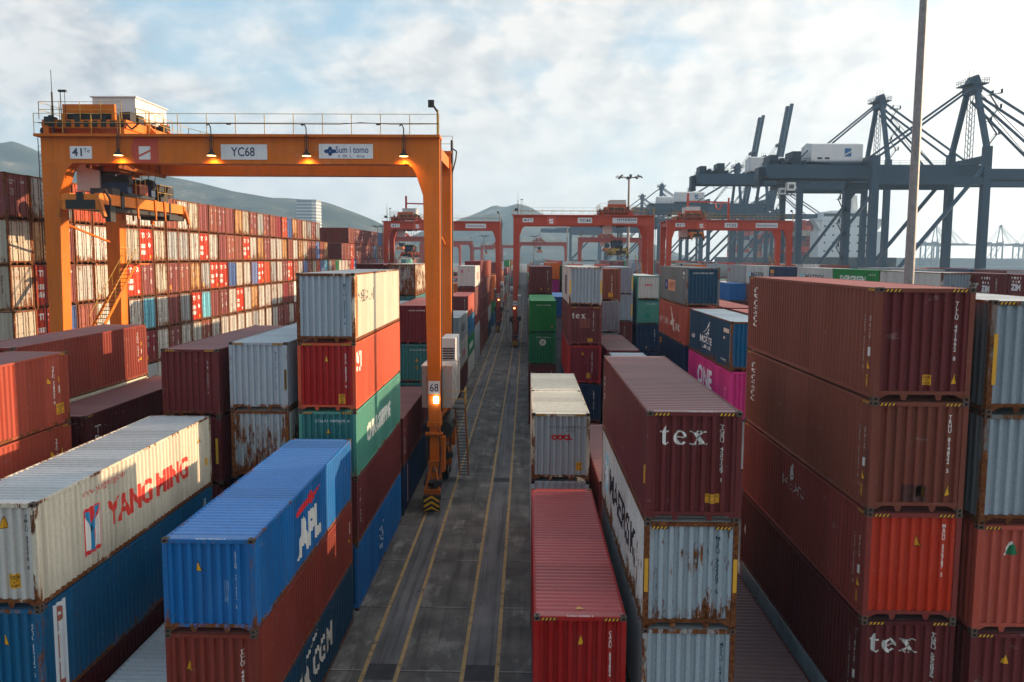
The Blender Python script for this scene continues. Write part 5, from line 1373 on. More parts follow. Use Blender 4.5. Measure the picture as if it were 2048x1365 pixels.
FARL = ['small red yard crane framed between the orange leg and the left red crane', 'small red yard crane straight down the end of the lane', 'small red yard crane seen through the span of the near right red crane, left half',
        'small red yard crane with its trolley seen under the hanging headblock', 'small faint red yard crane left of the distant lane end', 'small red yard crane standing far off at the left end beyond the maroon block', 'faint red yard crane low behind the far left red crane span']
far0 = yard_crane('yard_crane', FARL[0], (-37.0, 385.0, 0), (.40, .06, .04), trolley=-2.0, spread=18.0, number=None, detail=False, haslamp=False, group='distant red yard cranes')
for k, (x, y) in enumerate(((7.5, 400.0), (-17.0, 520.0), (30.4, 300.0), (-50, 480.0), (-44.0, 300.0), (-30, 640.0))):
    dup(far0, (x, y, 0), 0, FARL[k + 1], 'distant red yard cranes')
# lamps of the orange crane really light its girder
for xx in (-6.95, -1.5, 4.05, 9.7):
    ld = bpy.data.lights.new('floodlight_beam', 'SPOT'); ld.energy = 190; ld.color = (1, .45, .10); ld.spot_size = 2.3; ld.spot_blend = .9; ld.shadow_soft_size = .12
    lo = bpy.data.objects.new('floodlight_beam', ld); link(lo); lo.location = (XC + xx, 49.3 - .42, 20.55 + .39)
    lo.rotation_euler = (-.55, 0, 0) if False else (.35, 0, 0)
# ------------------------------------------------------------- quay cranes
STS = (0.042, 0.082, 0.125)
M_STS = paint_material('quay_crane_paint', rough=.5, dirt=.6, streak_scale=.3)
def zz_stair(mb, x, y, z0, z1, w=2.4, mi=0):
    z = z0; s = 1
    while z < z1:
        zt = min(z + 3.4, z1)
        mb.bar((x - s * w / 2, y, z), (x + s * w / 2, y, zt), .5, .16, mi); mb.bar((x - s * w / 2, y - .3, z + 1), (x + s * w / 2, y - .3, zt + 1), .06, .06, mi)
        mb.box(x + s * w / 2 - .5, x + s * w / 2 + .7, y - .5, y + .5, zt - .1, zt, mi); mb.box(x + s * w / 2 + .6, x + s * w / 2 + .68, y - .5, y + .5, zt, zt + 1.1, mi)
        z = zt; s = -s
def quay_crane(label, y, xl=92.2, xw=121.4, zg=40.0, apex=65.0, boom='down', wb=19.0, back=28.0, reach=60.0, col=STS, house=True, full=True, leg=1.55, group='blue grey quay cranes', cab=0.0):
    r = thing('quay_crane', label, 'crane', (xl, y, 0), 0, group)
    X = xw - xl; m = [M_STS]; ym = wb / 2
    for x, up in ((0, zg + (4.0 if full else 1)), (X, zg + 6.5)):
        for yy in (0, wb):
            mb = MB(); t = leg / 2; lean = -1.2 if yy else 0.6
            mb.taper((x - t * 1.1, x + t * 1.1, yy - t, yy + t, 3.0), (x - t, x + t, yy - t + (0 if yy == 0 else 0), yy + t, up)); mb.box(x - 1.6, x + 1.6, yy - 2.6, yy + 2.6, .9, 3.0)
            lg = mb.build('leg', m, r, col, .05)
            if full:
                w = MB()
                for k in range(4): w.tube((x - .3, yy - 2.1 + k * 1.4, .45), (x + .3, yy - 2.1 + k * 1.4, .45), .42, n=10)
                w.build('wheel_truck', [M_BLACKMETAL], lg)
    pb = MB()
    for yy in (0, wb): pb.box(.8, X - .8, yy - .6, yy + .6, 11.0, 12.6); pb.build('portal_beam', m, r, col, .05); pb = MB(); pb.box(.8, X - .8, yy - .7, yy + .7, zg - 3.4, zg - 1.6); pb.build('portal_beam', m, r, col, .05); pb = MB()
    for x in (0, X):
        pb = MB(); pb.box(x - .7, x + .7, .8, wb - .8, 1.6, 4.2); pb.build('sill_beam', m, r, col, .05)
        pb = MB(); pb.box(x - .6, x + .6, .8, wb - .8, zg + 2.2, zg + 4.2); pb.build('tie_beam', m, r, col, .05)
    for yy in (0, wb):
        cr = MB(); cr.tube((.5, yy, 3.8 if full else 12.5), (X - .6, yy, zg + 1.0), .55, n=10); cr.build('diagonal_brace', m, r, col, .05)
    gd = MB()
    for dy in (-3.6, 3.6):
        gd.box(-back, X + 3.5, ym + dy - .65, ym + dy + .65, zg - 1.5, zg + 2.2)
    for k in range(int((back + X) / 8)): gd.box(-back + k * 8, -back + k * 8 + .5, ym - 3, ym + 3, zg + .4, zg + 1.4)
    gd.box(-back - .6, -back + .4, ym - 4.4, ym + 4.4, zg - 1.0, zg + 2.2)
    g_ = gd.build('girder', m, r, col, .08)
    rl = MB()
    for dy in (-4.5, 4.5): railing(rl, [(-back, ym + dy, zg + 2.2), (X + 3, ym + dy, zg + 2.2)], 1.1, 4.0, .04)
    rl.box(-back - 2.5, -back - .7, ym - 3, ym + 3, zg - 3.5, zg - 3.3); railing(rl, [(-back - 2.5, ym - 3, zg - 3.3), (-back - 2.5, ym + 3, zg - 3.3)], 1.2, 1.5, .05)
    for yy in (-2.8, 2.8): rl.bar((-back - 2.4, ym + yy, zg - 3.4), (-back - .8, ym + yy, zg + 1.5), .18)
    rl.build('walkway_rail', [M_STS], g_, tuple(c * .7 for c in col))
    if full:   # machinery at the landward end of the girder
        rm = MB(); e = -back
        for a_, b2, z_, mi in ((e + .4, e + 2.6, 2.6, 0), (e + 3.0, e + 4.2, 1.4, 0), (e + 6.4, e + 8.8, 3.6, 0), (e + 9.4, e + 10.2, 1.2, 0)): rm.box(a_, b2, ym - 3.6, ym + 3.0, zg + 2.22, zg + 2.2 + z_, mi)
        for k in range(3): rm.tube((e + 1.0 + k * 2.6, ym - 4.0, zg + 3.2), (e + 1.0 + k * 2.6, ym + 4.0, zg + 3.2), .7, n=10)
        railing(rm, [(e, ym - 4.2, zg + 2.2), (e + 11, ym - 4.2, zg + 2.2)], 1.6, 1.1, .06); rm.box(e - 2.2, e - .6, ym - 2, ym + 2, zg - 3.2, zg + 1.6); rm.bar((e + 9, ym - 2, zg + 4), (e + 11, ym - 2, zg + 6.2), .3)
        rm.build('winch_machinery', [M_STS], r, tuple(c * .6 for c in col), .2)
        hg = MB()
        for k in range(12): x_ = -back + 6 + k * 4.6; hg.path([(x_, ym + 4.9, zg - .2), (x_ + 1.2, ym + 4.9, zg - 2.0), (x_ + 3.4, ym + 4.9, zg - 2.0), (x_ + 4.6, ym + 4.9, zg - .2)], .09, 5)
        hg.build('cable_festoon', [M_BLACKMETAL], r)
    # boom
    hx, hz = X + 4.0, zg
    bo = MB()
    if boom == 'down':
        for dy in (-3.4, 3.4): bo.box(hx, hx + reach, ym + dy - .6, ym + dy + .6, hz - 1.5, hz + 1.3)
        for k in range(int(reach / 8)): bo.box(hx + k * 8, hx + k * 8 + .5, ym - 2.9, ym + 2.9, hz + .2, hz + 1.0)
    else:
        a = math.radians(81.0); L = 51.8
        for dy in (-3.4, 3.4): bo.bar((hx, ym + dy, hz), (hx + L * math.cos(a), ym + dy, hz + L * math.sin(a)), 1.3, 2.5)
        for k in range(1, 7): t = L * k / 6.2; bo.bar((hx + t * math.cos(a), ym - 3.4, hz + t * math.sin(a)), (hx + t * math.cos(a), ym + 3.4, hz + t * math.sin(a)), .5)
        bo.box(hx + L * .62 * math.cos(a) - 2.2, hx + L * .62 * math.cos(a) + .4, ym - 4.2, ym + 4.2, hz + L * .62 * math.sin(a) - .7, hz + L * .62 * math.sin(a) + .7)
    bo.build('boom', m, r, col, .05)
    # apex frame
    ap = MB(); wx = X
    for yy, yt in ((.2, ym - 2.2), (wb - .2, ym + 2.2)): ap.bar((wx, yy, zg + 6), (wx, yt, apex - 2.0), 1.25, 1.25)
    ap.box(wx - 1.2, wx + 1.2, ym - 3.0, ym + 3.0, apex - 3.4, apex - 1.2); ap.box(wx - 2.6, wx + 2.6, ym - 3.6, ym + 3.6, apex - 1.2, apex - .9)
    ap.prism([(wx - 1.8, apex - .9), (wx + 1.8, apex - .9), (wx + .8, apex + 1.6), (wx - .6, apex + 1.2)], 'y', ym - 1.6, ym + 1.6)
    af = ap.build('apex_frame', m, r, col, .05)
    rl = MB(); railing(rl, [(wx - 2.6, ym - 3.6, apex - .9), (wx + 2.6, ym - 3.6, apex - .9), (wx + 2.6, ym + 3.6, apex - .9), (wx - 2.6, ym + 3.6, apex - .9), (wx - 2.6, ym - 3.6, apex - .9)], 1.3, 1.3, .06)
    for k in range(3): rl.tube((wx - 1 + k, ym, apex + 1), (wx - 1 + k, ym, apex + 3.2), .06, n=4)
    rl.build('apex_railing', [M_STS], af, tuple(c * .6 for c in col))
    if full:
        el = MB(); ex = wx - 1.0
        for dx in (-.7, .7):
            for dy in (-.7, .7): el.bar((ex + dx, ym - 2 + dy, zg + 3), (ex + dx, ym - 2 + dy, apex - 3), .14)
        z = zg + 3; k = 0
        while z < apex - 5:
            el.bar((ex - .7, ym - 2.7, z), (ex + .7, ym - 2.7, z + 1.6), .1); el.bar((ex + .7, ym - 2.7, z), (ex + .7, ym - 2.7, z + 0.1), .1); el.bar((ex - .7, ym - 1.3, z + 1.6), (ex + .7, ym - 1.3, z), .1); z += 1.6
        el.build('lattice_mast', m, r, tuple(c * .8 for c in col))
        sz = MB(); zz_stair(sz, wx + 2.0, 1.8, zg + 6.5, apex - 4.5); sz.build('zigzag_stair', m, r, tuple(c * .6 for c in col)); sz = MB(); zz_stair(sz, -1.9, wb - 1, 5.0, zg - 3.0, 1.8)
        sz.build('zigzag_stair', m, r, tuple(c * .6 for c in col))
    bs = MB()
    for dy in (-2.6, 2.6): bs.bar((wx - .8, ym + dy, apex - 1.8), (.5 if boom == 'down' else -6, ym + dy * 1.7, zg + 2.6), .36, .55)
    bs.build('backstay', m, r, col)
    if boom == 'down':
        fs = MB()
        for dy in (-2.6, 2.6): fs.bar((wx + .8, ym + dy, apex - 1.8), (hx + reach * .55, ym + dy * 1.3, zg + 1.2), .40, .6); fs.tube((wx + 1.0, ym + dy * .5, apex - 2.8), (hx + reach * .3, ym + dy * 1.3, zg + 1.2), .10, n=5); fs.bar((wx + .8, ym + dy * .6, apex - 5.2), (hx + reach * .30, ym + dy * 1.3, zg + 1.2), .40, .6)
        fs.build('forestay', m, r, col)
    else:
        fs = MB(); a = math.radians(81.5)
        for dy in (-3, 3):
            for t in (.55, .63): fs.tube((wx - 14, ym + dy * .5, zg + 3), (hx + 51.8 * t * math.cos(a) - 1.5, ym + dy, hz + 51.8 * t * math.sin(a)), .12, n=5)
        fs.build('forestay', m, r, col)
    if house:
        hb = MB(); hb.prism([(ym - 4.4, zg + 3.0), (ym + 4.4, zg + 3.0), (ym + 4.4, zg + 7.6), (ym, zg + 8.4), (ym - 4.4, zg + 7.6)], 'x', -15.2, -1.4)
        ho = hb.build('machinery_house', M_DECAL, r, (.66, .67, .67), .04)
        b2 = MB(); b2.prism([(-15.6, zg + 3.0), (-1.2, zg + 3.0), (-2.4, zg + 2.3), (-9, zg + 2.3)], 'y', ym - 4.6, ym + 4.6); b2.build('house_base', m, r, col)
        V, F = polys_geo([rect(-6.3, -4.5, zg + 4.3, zg + 6.5)]); me = bpy.data.meshes.new('emblem'); me.from_pydata([(v[0], ym - 4.42, v[1]) for v in V], [], F); me.materials.append(M_DECAL); part('emblem', me, ho, (.03, .12, .30))
        V, F = polys_geo([[(-6.3, zg + 4.9), (-4.5, zg + 5.9), (-4.5, zg + 5.5), (-6.3, zg + 4.5)]]); me = bpy.data.meshes.new('emblem'); me.from_pydata([(v[0], ym - 4.45, v[1]) for v in V], [], F); me.materials.append(M_DECAL); part('emblem', me, ho, (.66, .67, .67))
        if full:
            v_ = MB()
            for xx in (-13.6, -11.6): v_.box(xx, xx + 1.3, ym - 4.43, ym - 4.40, zg + 3.6, zg + 4.1)
            v_.build('vent', [M_BLACKMETAL], ho)
    if full:
        tc = MB(); tc.box(cab - 2.2, cab + 2.2, ym - 3, ym + 3, zg - 2.6, zg - 1.6, 0); tc.box(cab - 1.4, cab + .8, ym - 4.6, ym - 2.6, zg - 4.8, zg - 2.6, 1); tc.box(cab - 1.0, cab + .4, ym - 4.63, ym - 4.6, zg - 4.3, zg - 3.2, 2); tc.box(cab - 1.8, cab + 1.2, ym - 5.0, ym - 2.4, zg - 6.0, zg - 5.9, 0)
        for dx in (-1.7, 1.1):
            for dy in (-4.9, -2.5): tc.tube((cab + dx, ym + dy, zg - 6.0), (cab + dx, ym + dy, zg - 2.6), .06, n=4)
        tc.build('trolley_cabin', [M_STS, M_WHT, M_GLASS], r, tuple(c * .7 for c in col))
    return r

GC = 'blue grey quay cranes'
q1 = quay_crane('nearest big blue grey quay crane, its high apex at the upper right', 226.0, apex=63.5, cab=-20, back=26.5, zg=38.4, leg=1.9)
cr_ = MB(); cr_.tube((15.5, -1.6, 5.0), (15.5, -1.0, 5.0), 2.5, n=24); 
for k in range(18):
    t = k * PI / 9; cr_.bar((15.5 + 2.5 * math.cos(t), -1.3, 5.0 + 2.5 * math.sin(t)), (15.5 + 3.2 * math.cos(t), -1.3, 5.0 + 3.2 * math.sin(t)), .1)
cr_.build('cable_reel', [M_BLACKMETAL], q1)
wb_ = MB(); wb_.tube((15.5, -1.62, 5.0), (15.5, -1.60, 5.0), 1.9, n=24, mi=0)
for k in range(9):
    t = k * PI / 9; wb_.bar((15.5 - 1.9 * math.cos(t), -1.66, 5.0 - 1.9 * math.sin(t)), (15.5 + 1.9 * math.cos(t), -1.66, 5.0 + 1.9 * math.sin(t)), .07, mi=1)
wb_.build('reel_disc', [plain_once('reel_grey', (.10, .13, .15)), M_BLACKMETAL], q1)
sb = MB(); sb.box(2, 29, -.9, -.3, 2.2, 4.4); sb.build('sill_beam', [M_STS], q1, (.05, .12, .20))
for a_, b2 in ((9, 12.4), (19.0, 23.0)):
    s_ = MB(); s_.box(a_, b2, -.96, -.91, 2.9, 4.1); s_.build('sign_panel', [M_WHT], q1)
lt = MB()
for xx, zz in ((1.2, 5.2), (20.6, 5.4)): lt.tube((xx, -1.5, zz), (xx, -1.25, zz), .42, n=12)
lt.build('work_lamp', [M_LAMP], q1)
quay_crane('second big blue grey quay crane, apex behind the tall grey pole', 287.0, apex=70.0, cab=-4, zg=41.9, back=33, leg=1.8)
quay_crane('blue grey quay crane with its boom raised highest, right of the raised pair', 418.0, boom='up', full=False, zg=40, xl=90, xw=118.5)
quay_crane('blue grey quay crane with raised boom, left of the raised pair', 452.0, boom='up', full=False, zg=40, xl=86, xw=114)
quay_crane('small blue grey quay crane behind the right red crane, white house with logo', 505.0, apex=60, xl=129, xw=152, zg=40.5, full=False, reach=40)
quay_crane('distant blue grey quay crane with apex beside the lamp mast', 590.0, apex=66, xl=66, xw=95, full=False, house=False, reach=52)
quay_crane('distant blue grey quay crane with pale house just right of the lamp mast', 640.0, apex=62, xl=104, xw=133, zg=43, full=False, reach=40)
quay_crane('distant blue grey quay crane, farthest left of the apexes', 690.0, apex=66, xl=66, xw=95, full=False, reach=50)
quay_crane('distant hazy quay crane low between the red cranes', 800.0, apex=60, xl=42, xw=70, full=False, reach=40)
# across the water, pale with distance
for k, (u, y) in enumerate(((728, 1500), (860, 1530), (1030, 1500), (1120, 1560), (640, 1620), (1230, 1600), (790, 1580), (950, 1600))):
    nm = ['first from the left', 'second from the left', 'third from the left', 'fourth from the left', 'low and leftmost near the ship bridge', 'nearest the right edge', 'between the first two', 'between the second and third'][k]
    q = quay_crane('faint grey harbour crane across the water, %s' % nm, y, xl=u - 20, xw=u, zg=42, apex=76, full=False, house=False, reach=55, back=18, col=(.07, .085, .10), group='pale cranes across the water', leg=2.0)
fs = MB(); fs.box(560, 1500, 1480, 1700, -3.5, 3); fs.box(600, 1480, 1520, 1560, 3, 17); tag(fs.build('far_shore', plain('far_quay', (.16, .16, .16), .8)), kind='structure')

# ------------------------------------------------------------------- ship
sh = thing('container_ship', 'white container ship bridge and dark hull moored behind the quay cranes', 'ship', (191, 500, -3))
sh.scale = (1.22, 1.22, 1.22)
hu = MB(); hu.prism([(-17, -14), (17, -14), (17, 215), (8, 240), (-8, 240), (-17, 215)], 'z', 0, 15.5); hu.build('hull', plain('hull_paint', (.02, .035, .05), .5), sh)
su = MB()
su.box(-15, 15, 0, 12, 15.5, 28, 0); su.box(-13.5, 13.5, 0.5, 12, 28, 33.5, 0); su.box(-17.2, 17.2, 0.2, 8, 33.5, 34.2, 0); su.box(-13, 13, .8, 10, 34.2, 37.4, 0); su.box(-12.6, 12.6, .7, .8, 35.2, 36.7, 1)
su.prism([(-17.2, 33.5), (-13.5, 33.5), (-13.5, 28)], 'y', 1, 7, 0); su.prism([(17.2, 33.5), (13.5, 33.5), (13.5, 28)], 'y', 1, 7, 0); su.box(-9, 9, 1.2, 9, 37.4, 38.0, 0)
for z in (18.5, 22.5, 26.2, 30.5):
    for x in range(-12, 13, 4): su.box(x - .38, x + .38, -.06, 0 if z < 28 else .5, z - .42, z + .42, 1)
s_ = su.build('superstructure', [plain('ship_white', (.70, .72, .72), .45, var=.08), M_GLASS], sh)
ms = MB(); ms.taper((-2.4, 2.4, 3, 7, 38), (-1.2, 1.2, 4, 6, 47)); ms.box(-4, 4, 4.6, 5.2, 44, 44.4); ms.taper((4, 6.5, 8, 12, 38), (4.4, 6.0, 8.5, 11.5, 46)); ms.tube((-1, 5, 47), (-1, 5, 52), .15, n=5); ms.tube((-3.6, 5, 44), (-3.6, 5, 47.5), .12, n=5); ms.build('radar_mast', [plain_once('mast_white', (.62, .64, .64))], sh)
r_ = random.Random(4); cg = MB(); cl = ['maroon', 'hred', 'white', 'grey', 'dred', 'gblue', 'brown', 'navy', 'redor']
for i in range(11):
    for k in range(13):
        top = r_.choice((6, 7, 7, 6))
        for t in range(top):
            if i == 0 or k in (0, 12) or t == top - 1: cg.box(-16.4 + k * 2.53, -16.4 + k * 2.53 + 2.42, 22 + i * 14.5, 22 + i * 14.5 + 12.1, 15.6 + t * 2.7, 15.6 + t * 2.7 + 2.6, r_.randrange(len(cl)))
o = cg.build('deck_containers', [far_mat('deck_' + c_, c_) for c_ in cl]); o.location = (191, 500, -3); o.scale = (1.22, 1.22, 1.22)
tag(o, 'red and white container stacks on the deck of the moored ship', 'containers', None, 'stuff')

# --------------------------------------------- masts, office tower, hills
def lamp_mast(label, loc, hgt, r0, r1, heads=8, hr=1.6):
    t = thing('lamp_mast', label, 'lamp mast', loc, 0, 'high lamp masts of the yard')
    p = MB(); n = 5
    for i in range(n):
        a, b_ = i / n, (i + 1) / n; p.tube((0, 0, hgt * a), (0, 0, hgt * b_), r0 + (r1 - r0) * a, r0 + (r1 - r0) * b_ , n=16)
        p.tube((0, 0, hgt * b_ - .03), (0, 0, hgt * b_ + .03), (r0 + (r1 - r0) * b_) * 1.03, n=16)
    p.box(-r0 * 1.6, r0 * 1.6, -r0 * 1.6, r0 * 1.6, 0, .12)
    p.build('pole', M_GALV, t)
    hd = MB(); hd.tube((0, 0, hgt - .1), (0, 0, hgt + .25), r1 * 2.2, n=10)
    for k in range(heads): a = 2 * PI * k / heads; hd.bar((0, 0, hgt + .1), (hr * math.cos(a), hr * math.sin(a), hgt + .25), .09)
    ho = hd.build('head_frame', M_BLACKMETAL, t)
    for k in range(heads):
        a = 2 * PI * k / heads; x, y = hr * math.cos(a), hr * math.sin(a)
        l_ = MB(); d = Vector((math.cos(a), math.sin(a), 0)); c_ = Vector((x, y, hgt + .3)); l_.bar(c_ - d * .05 + Vector((0, 0, .25)), c_ + d * .45 - Vector((0, 0, .2)), .55, .2); l_.build('lamp_head', M_BLACKMETAL, ho)
    return t
lamp_mast('tall pale grey pole rising out of the picture beside the quay cranes', (23.3, 51.3, 0), 36.5, .34, .20)
lamp_mast('grey lamp mast with a ring of lamps above the right red crane', (21.75, 181.0, 0), 32.0, .42, .22, 8, 2.4)
lamp_mast('small dark lamp mast left of the left red crane', (-62.5, 350, 0), 27.2, .35, .2, 6, 2.2)
lamp_mast('distant lamp mast framed under the left red crane', (-21.5, 420, 0), 25.2, .35, .2, 6, 2.0)
lamp_mast('distant lamp mast just right of the lane end', (3.6, 420, 0), 25.2, .35, .2, 6, 2.0)
lamp_mast('thin white mast under the span of the right red crane', (14.4, 300, 0), 27.0, .22, .15, 4, 1.0)

tw = thing('office_tower', 'glass office tower with rounded white edge standing before the left hill', 'building', (-260.5, 1000, 0))
t_ = MB(); pts = [(-12, -10), (6, -10), (10.5, -7.5), (12.2, -3), (12.2, 10), (-12, 10)]; t_.prism(pts, 'z', 0, 79)
t_.prism([(-12.3, -10.3), (6, -10.3), (11, -7.7), (12.6, -3), (12.6, 10.3), (-12.3, 10.3)], 'z', 79, 81); 
t_.build('tower_body', plain_once('tower_glass', (.20, .25, .28)), tw)
fl_ = MB()
for k in range(20):
    z = 3 + k * 3.85; fl_.prism([(-12.25, -10.25), (6, -10.25), (10.8, -7.7), (12.5, -3), (12.5, 10.2), (-12.25, 10.2)], 'z', z, z + 1.3)
fl_.build('floor_band', plain_once('tower_white', (.55, .57, .58)), tw)

from mathutils import noise as mnoise
def hill(name, prof, y0, depth_f, depth_b, seed, dx=14, ny=46, amp=26.0):
    xs = []; x = prof[0][0]
    while x <= prof[-1][0]: xs.append(x); x += dx
    def H(x):
        for (a, za), (b_, zb) in zip(prof[:-1], prof[1:]):
            if a <= x <= b_:
                t = (x - a) / (b_ - a); return za + (zb - za) * t
        return 0
    mb = MB(); W_ = len(xs)
    for j in range(ny + 1):
        t = j / ny; yy = y0 - depth_f + t * (depth_f + depth_b)
        if yy <= y0: s = 1 - (y0 - yy) / depth_f
        else: s = 1 - (yy - y0) / depth_b
        for x in xs:
            p = Vector((x * .006, yy * .006, seed)); f = mnoise.fractal(p, .9, 2.1, 6)
            rid = abs(mnoise.noise(Vector((x * .007 + .4 * f, yy * .002, seed + 5))))
            z = H(x) * (s ** .85) + (f * amp + (rid - .25) * amp * 1.6) * min(1, 4 * s * (1 - s) + .06) * min(1, H(x) / 60)
            mb.v.append((x, yy, z - 6 * (1 - s)))
    for j in range(ny):
        for i in range(W_ - 1):
            mb.f.append([j * W_ + i, j * W_ + i + 1, (j + 1) * W_ + i + 1, (j + 1) * W_ + i]); mb.m.append(0)
    me = bpy.data.meshes.new(name); me.from_pydata(mb.v, [], mb.f); me.materials.append(M_HILL)
    for p in me.polygons: p.use_smooth = True
    me.update(); o = part(name, me, None); tag(o, kind='structure'); return o
m, nt, b = new_mat('hill_forest'); M_HILL = m
tc = nt.nodes.new('ShaderNodeTexCoord'); n1 = nt.nodes.new('ShaderNodeTexNoise'); n1.inputs['Scale'].default_value = .012; n1.inputs['Detail'].default_value = 9; n1.inputs['Roughness'].default_value = .68
nt.links.new(tc.outputs['Object'], n1.inputs[0])
nt.links.new(ramp(nt, n1.outputs[0], [(.34, (.008, .016, .014, 1)), (.50, (.028, .042, .034, 1)), (.60, (.062, .070, .055, 1)), (.70, (.22, .20, .17, 1))]), b.inputs['Base Color']); b.inputs['Roughness'].default_value = .95
b.inputs['Specular IOR Level'].default_value = .1
hill('hill_ridge', [(-1750, 60), (-1500, 150), (-1300, 215), (-1180, 246), (-1104, 257), (-1067, 243), (-1025, 222), (-960, 205), (-900, 200), (-830, 192), (-762, 181), (-703, 170), (-665, 160), (-628, 150), (-588, 144), (-547, 138), (-520, 139), (-488, 137), (-455, 133), (-423, 126), (-390, 114), (-359, 103), (-330, 92), (-305, 80), (-270, 60), (-230, 34), (-180, 4)], 1800, 640, 700, 3.0)
hill('hill_peak', [(-420, 8), (-330, 60), (-270, 88), (-211, 106), (-180, 118), (-156, 126), (-130, 137), (-108, 147), (-96, 153), (-86, 155), (-74, 152), (-62, 150), (-46, 155), (-26, 160), (-8, 156), (8, 150), (30, 138), (49, 129), (70, 121), (90, 116), (130, 110), (172, 103), (220, 90), (268, 77), (310, 62), (364, 46), (420, 24), (480, 2)], 2300, 500, 500, 8.0, amp=17.0)
HAZE = .00019; AUR = 4.5; SUN = 5.0; CLOUD = 5.0; SKYB = 1.3; SKX = 5.3; SKY_ = 2.2; EXPOSURE = 1.10
# ------------------------------------------------------- haze, light, camera
m = bpy.data.materials.new('air_haze'); m.use_nodes = True; nt = m.node_tree
for n in list(nt.nodes): nt.nodes.remove(n)
out = nt.nodes.new('ShaderNodeOutputMaterial'); pv = nt.nodes.new('ShaderNodeVolumePrincipled')
pv.inputs['Color'].default_value = (.46, .72, 1.0, 1); pv.inputs['Density'].default_value = HAZE; pv.inputs['Anisotropy'].default_value = .15
nt.links.new(pv.outputs[0], out.inputs['Volume'])
hz = MB(); hz.box(-2650, 2650, -350, 2950, -6, 290)
o = hz.build('haze', m); tag(o, 'thin pale haze hanging over the whole port', 'haze', None, 'stuff')

AZ = math.radians(90 - 21.9)     # clockwise from +Y
EL = math.radians(9.6)
w = bpy.data.worlds.new('World'); SC.world = w; w.use_nodes = True
nt = w.node_tree; bg = nt.nodes['Background']
sky = nt.nodes.new('ShaderNodeTexSky'); sky.sky_type = 'NISHITA'; sky.sun_disc = False
sky.sun_elevation = EL; sky.sun_rotation = AZ; sky.air_density = 1.0; sky.dust_density = 1.6; sky.ozone_density = 1.3
tc = nt.nodes.new('ShaderNodeTexCoord'); sep = nt.nodes.new('ShaderNodeSeparateXYZ'); nt.links.new(tc.outputs['Generated'], sep.inputs[0])
zc = math_(nt, 'ADD', math_(nt, 'MAXIMUM', sep.outputs[2], 0.0), .46)
cx = nt.nodes.new('ShaderNodeCombineXYZ'); nt.links.new(math_(nt, 'DIVIDE', sep.outputs[0], zc), cx.inputs[0]); nt.links.new(math_(nt, 'DIVIDE', sep.outputs[1], zc), cx.inputs[1])
def cn(scale, det, ro, off=(0, 0, 0), dist=0.0):
    mp = nt.nodes.new('ShaderNodeMapping'); mp.inputs['Location'].default_value = off; nt.links.new(cx.outputs[0], mp.inputs[0])
    n = nt.nodes.new('ShaderNodeTexNoise'); n.inputs['Scale'].default_value = scale; n.inputs['Detail'].default_value = det; n.inputs['Roughness'].default_value = ro; n.inputs['Distortion'].default_value = dist
    nt.links.new(mp.outputs[0], n.inputs[0]); return n.outputs[0]
OFF = (SKX, SKY_, 0)
d1 = cn(1.5, 2, .5, OFF); d2 = cn(6.0, 6, .56, OFF, .15)
dens = math_(nt, 'ADD', math_(nt, 'MULTIPLY', d1, .55), math_(nt, 'MULTIPLY', d2, .45))
sund = nt.nodes.new('ShaderNodeVectorMath'); sund.operation = 'DOT_PRODUCT'
nt.links.new(tc.outputs['Generated'], sund.inputs[0]); sund.inputs[1].default_value = (math.sin(AZ) * math.cos(EL), math.cos(AZ) * math.cos(EL), math.sin(EL))
toward = ramp(nt, math_(nt, 'MULTIPLY_ADD', sund.outputs['Value'], .5, .5, clamp=True), [(.45, G(0)), (.88, G(1))])
cov = math_(nt, 'MULTIPLY_ADD', math_(nt, 'SUBTRACT', .30, math_(nt, 'MINIMUM', sep.outputs[2], .36)), .30, dens)
cov = math_(nt, 'ADD', cov, math_(nt, 'MULTIPLY', toward, .045))
mask = ramp(nt, cov, [(.415, G(0)), (.555, G(1))])
# lit billows against greyer undersides: compare the density with that a little nearer the sun
sh = cn(6.0, 6, .56, (OFF[0] - .032, OFF[1] - .016, 0), .15)
lit = math_(nt, 'MULTIPLY_ADD', math_(nt, 'SUBTRACT', d2, sh), 5.0, .60, clamp=True)
thick = ramp(nt, cov, [(.50, G(1)), (.74, G(.62))])
lit = math_(nt, 'MULTIPLY', lit, thick)
cl_sh = mix(nt, toward, (.46, .50, .56, 1), (.74, .75, .75, 1))
cl_lt = mix(nt, toward, (.86, .85, .83, 1), (1.02, .98, .92, 1))
ccol = mix(nt, lit, cl_sh, cl_lt)
sc_ = nt.nodes.new('ShaderNodeVectorMath'); sc_.operation = 'SCALE'; sc_.inputs[3].default_value = CLOUD
nt.links.new(ccol, sc_.inputs[0])
blue = mix(nt, 1.0, sky.outputs[0], (SKYB, SKYB, SKYB * 1.02, 1), 'MULTIPLY')
sb = nt.nodes.new('ShaderNodeVectorMath'); sb.operation = 'SCALE'; sb.inputs[3].default_value = CLOUD; sb.inputs[0].default_value = (.40, .62, .78)
blue = mix(nt, .62, blue, sb.outputs[0])
c = mix(nt, mask, blue, sc_.outputs[0])
# milky band at the horizon
hzn = ramp(nt, sep.outputs[2], [(.0, G(1)), (.20, G(0))])
hcol = mix(nt, toward, (.62, .66, .68, 1), (.98, .93, .85, 1))
sc2 = nt.nodes.new('ShaderNodeVectorMath'); sc2.operation = 'SCALE'; sc2.inputs[3].default_value = CLOUD; nt.links.new(hcol, sc2.inputs[0])
c = mix(nt, math_(nt, 'MULTIPLY', hzn, .85), c, sc2.outputs[0])
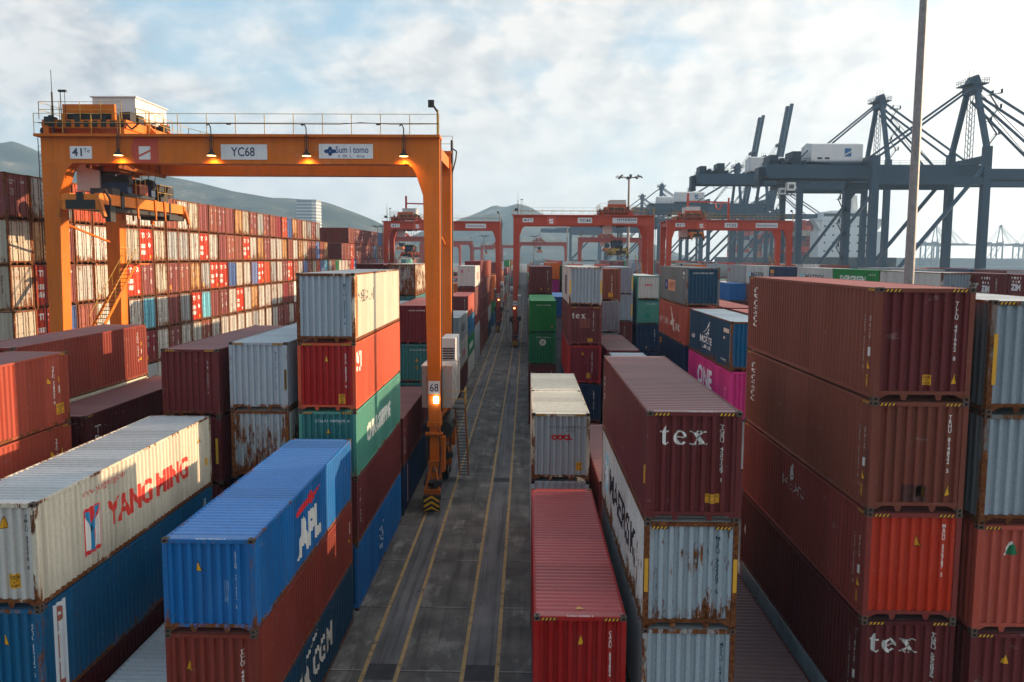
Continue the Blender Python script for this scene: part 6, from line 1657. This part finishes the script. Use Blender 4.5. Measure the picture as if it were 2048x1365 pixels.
# bright hazy air around the low sun
aur = math_(nt, 'POWER', math_(nt, 'MAXIMUM', sund.outputs['Value'], 0.0), 10.0)
sc3 = nt.nodes.new('ShaderNodeVectorMath'); sc3.operation = 'SCALE'; sc3.inputs[0].default_value = (1.0, .90, .74); nt.links.new(math_(nt, 'MULTIPLY', aur, CLOUD * AUR), sc3.inputs[3])
ad = nt.nodes.new('ShaderNodeVectorMath'); ad.operation = 'ADD'; nt.links.new(c, ad.inputs[0]); nt.links.new(sc3.outputs[0], ad.inputs[1]); c = ad.outputs[0]
nt.links.new(c, bg.inputs[0]); bg.inputs[1].default_value = .10

sl = bpy.data.lights.new('sun', 'SUN'); sl.energy = SUN; sl.angle = math.radians(.55); sl.color = (1.0, .68, .41)
so = bpy.data.objects.new('sun', sl); link(so); so.location = (60, 30, 60)
d = Vector((math.sin(AZ) * math.cos(EL), math.cos(AZ) * math.cos(EL), math.sin(EL)))
so.rotation_euler = d.to_track_quat('Z', 'Y').to_euler()

cam = bpy.data.cameras.new('camera'); co = bpy.data.objects.new('camera', cam); link(co); SC.camera = co
cam.sensor_width = 36; cam.lens = 36 * 1664.87 / 2048; cam.clip_start = .5; cam.clip_end = 8000
p, y, r = math.radians(5.788), math.radians(.9817), math.radians(-.3217)
def cvec(u, v, f):
    a = u * math.cos(r) + v * math.sin(r); b_ = -u * math.sin(r) + v * math.cos(r)
    dd = math.cos(p) * f + math.sin(p) * b_; Z = -math.sin(p) * f + math.cos(p) * b_
    return Vector((math.cos(y) * a - math.sin(y) * dd, math.sin(y) * a + math.cos(y) * dd, Z))
R_, U_, F_ = cvec(1, 0, 0), cvec(0, 1, 0), cvec(0, 0, 1)
M = Matrix((R_, U_, -F_)).transposed().to_4x4(); M.translation = (0, 0, 15.22)
co.matrix_world = M

SC.view_settings.view_transform = 'Standard'; SC.view_settings.look = 'None'; SC.view_settings.exposure = EXPOSURE; SC.view_settings.gamma = 1.0
cy = SC.cycles
cy.use_denoising = True; cy.use_adaptive_sampling = True; cy.adaptive_threshold = .012
cy.max_bounces = 6; cy.diffuse_bounces = 3; cy.glossy_bounces = 2; cy.transmission_bounces = 2; cy.volume_bounces = 1; cy.transparent_max_bounces = 4
cy.sample_clamp_indirect = 6; cy.caustics_reflective = False; cy.caustics_refractive = False
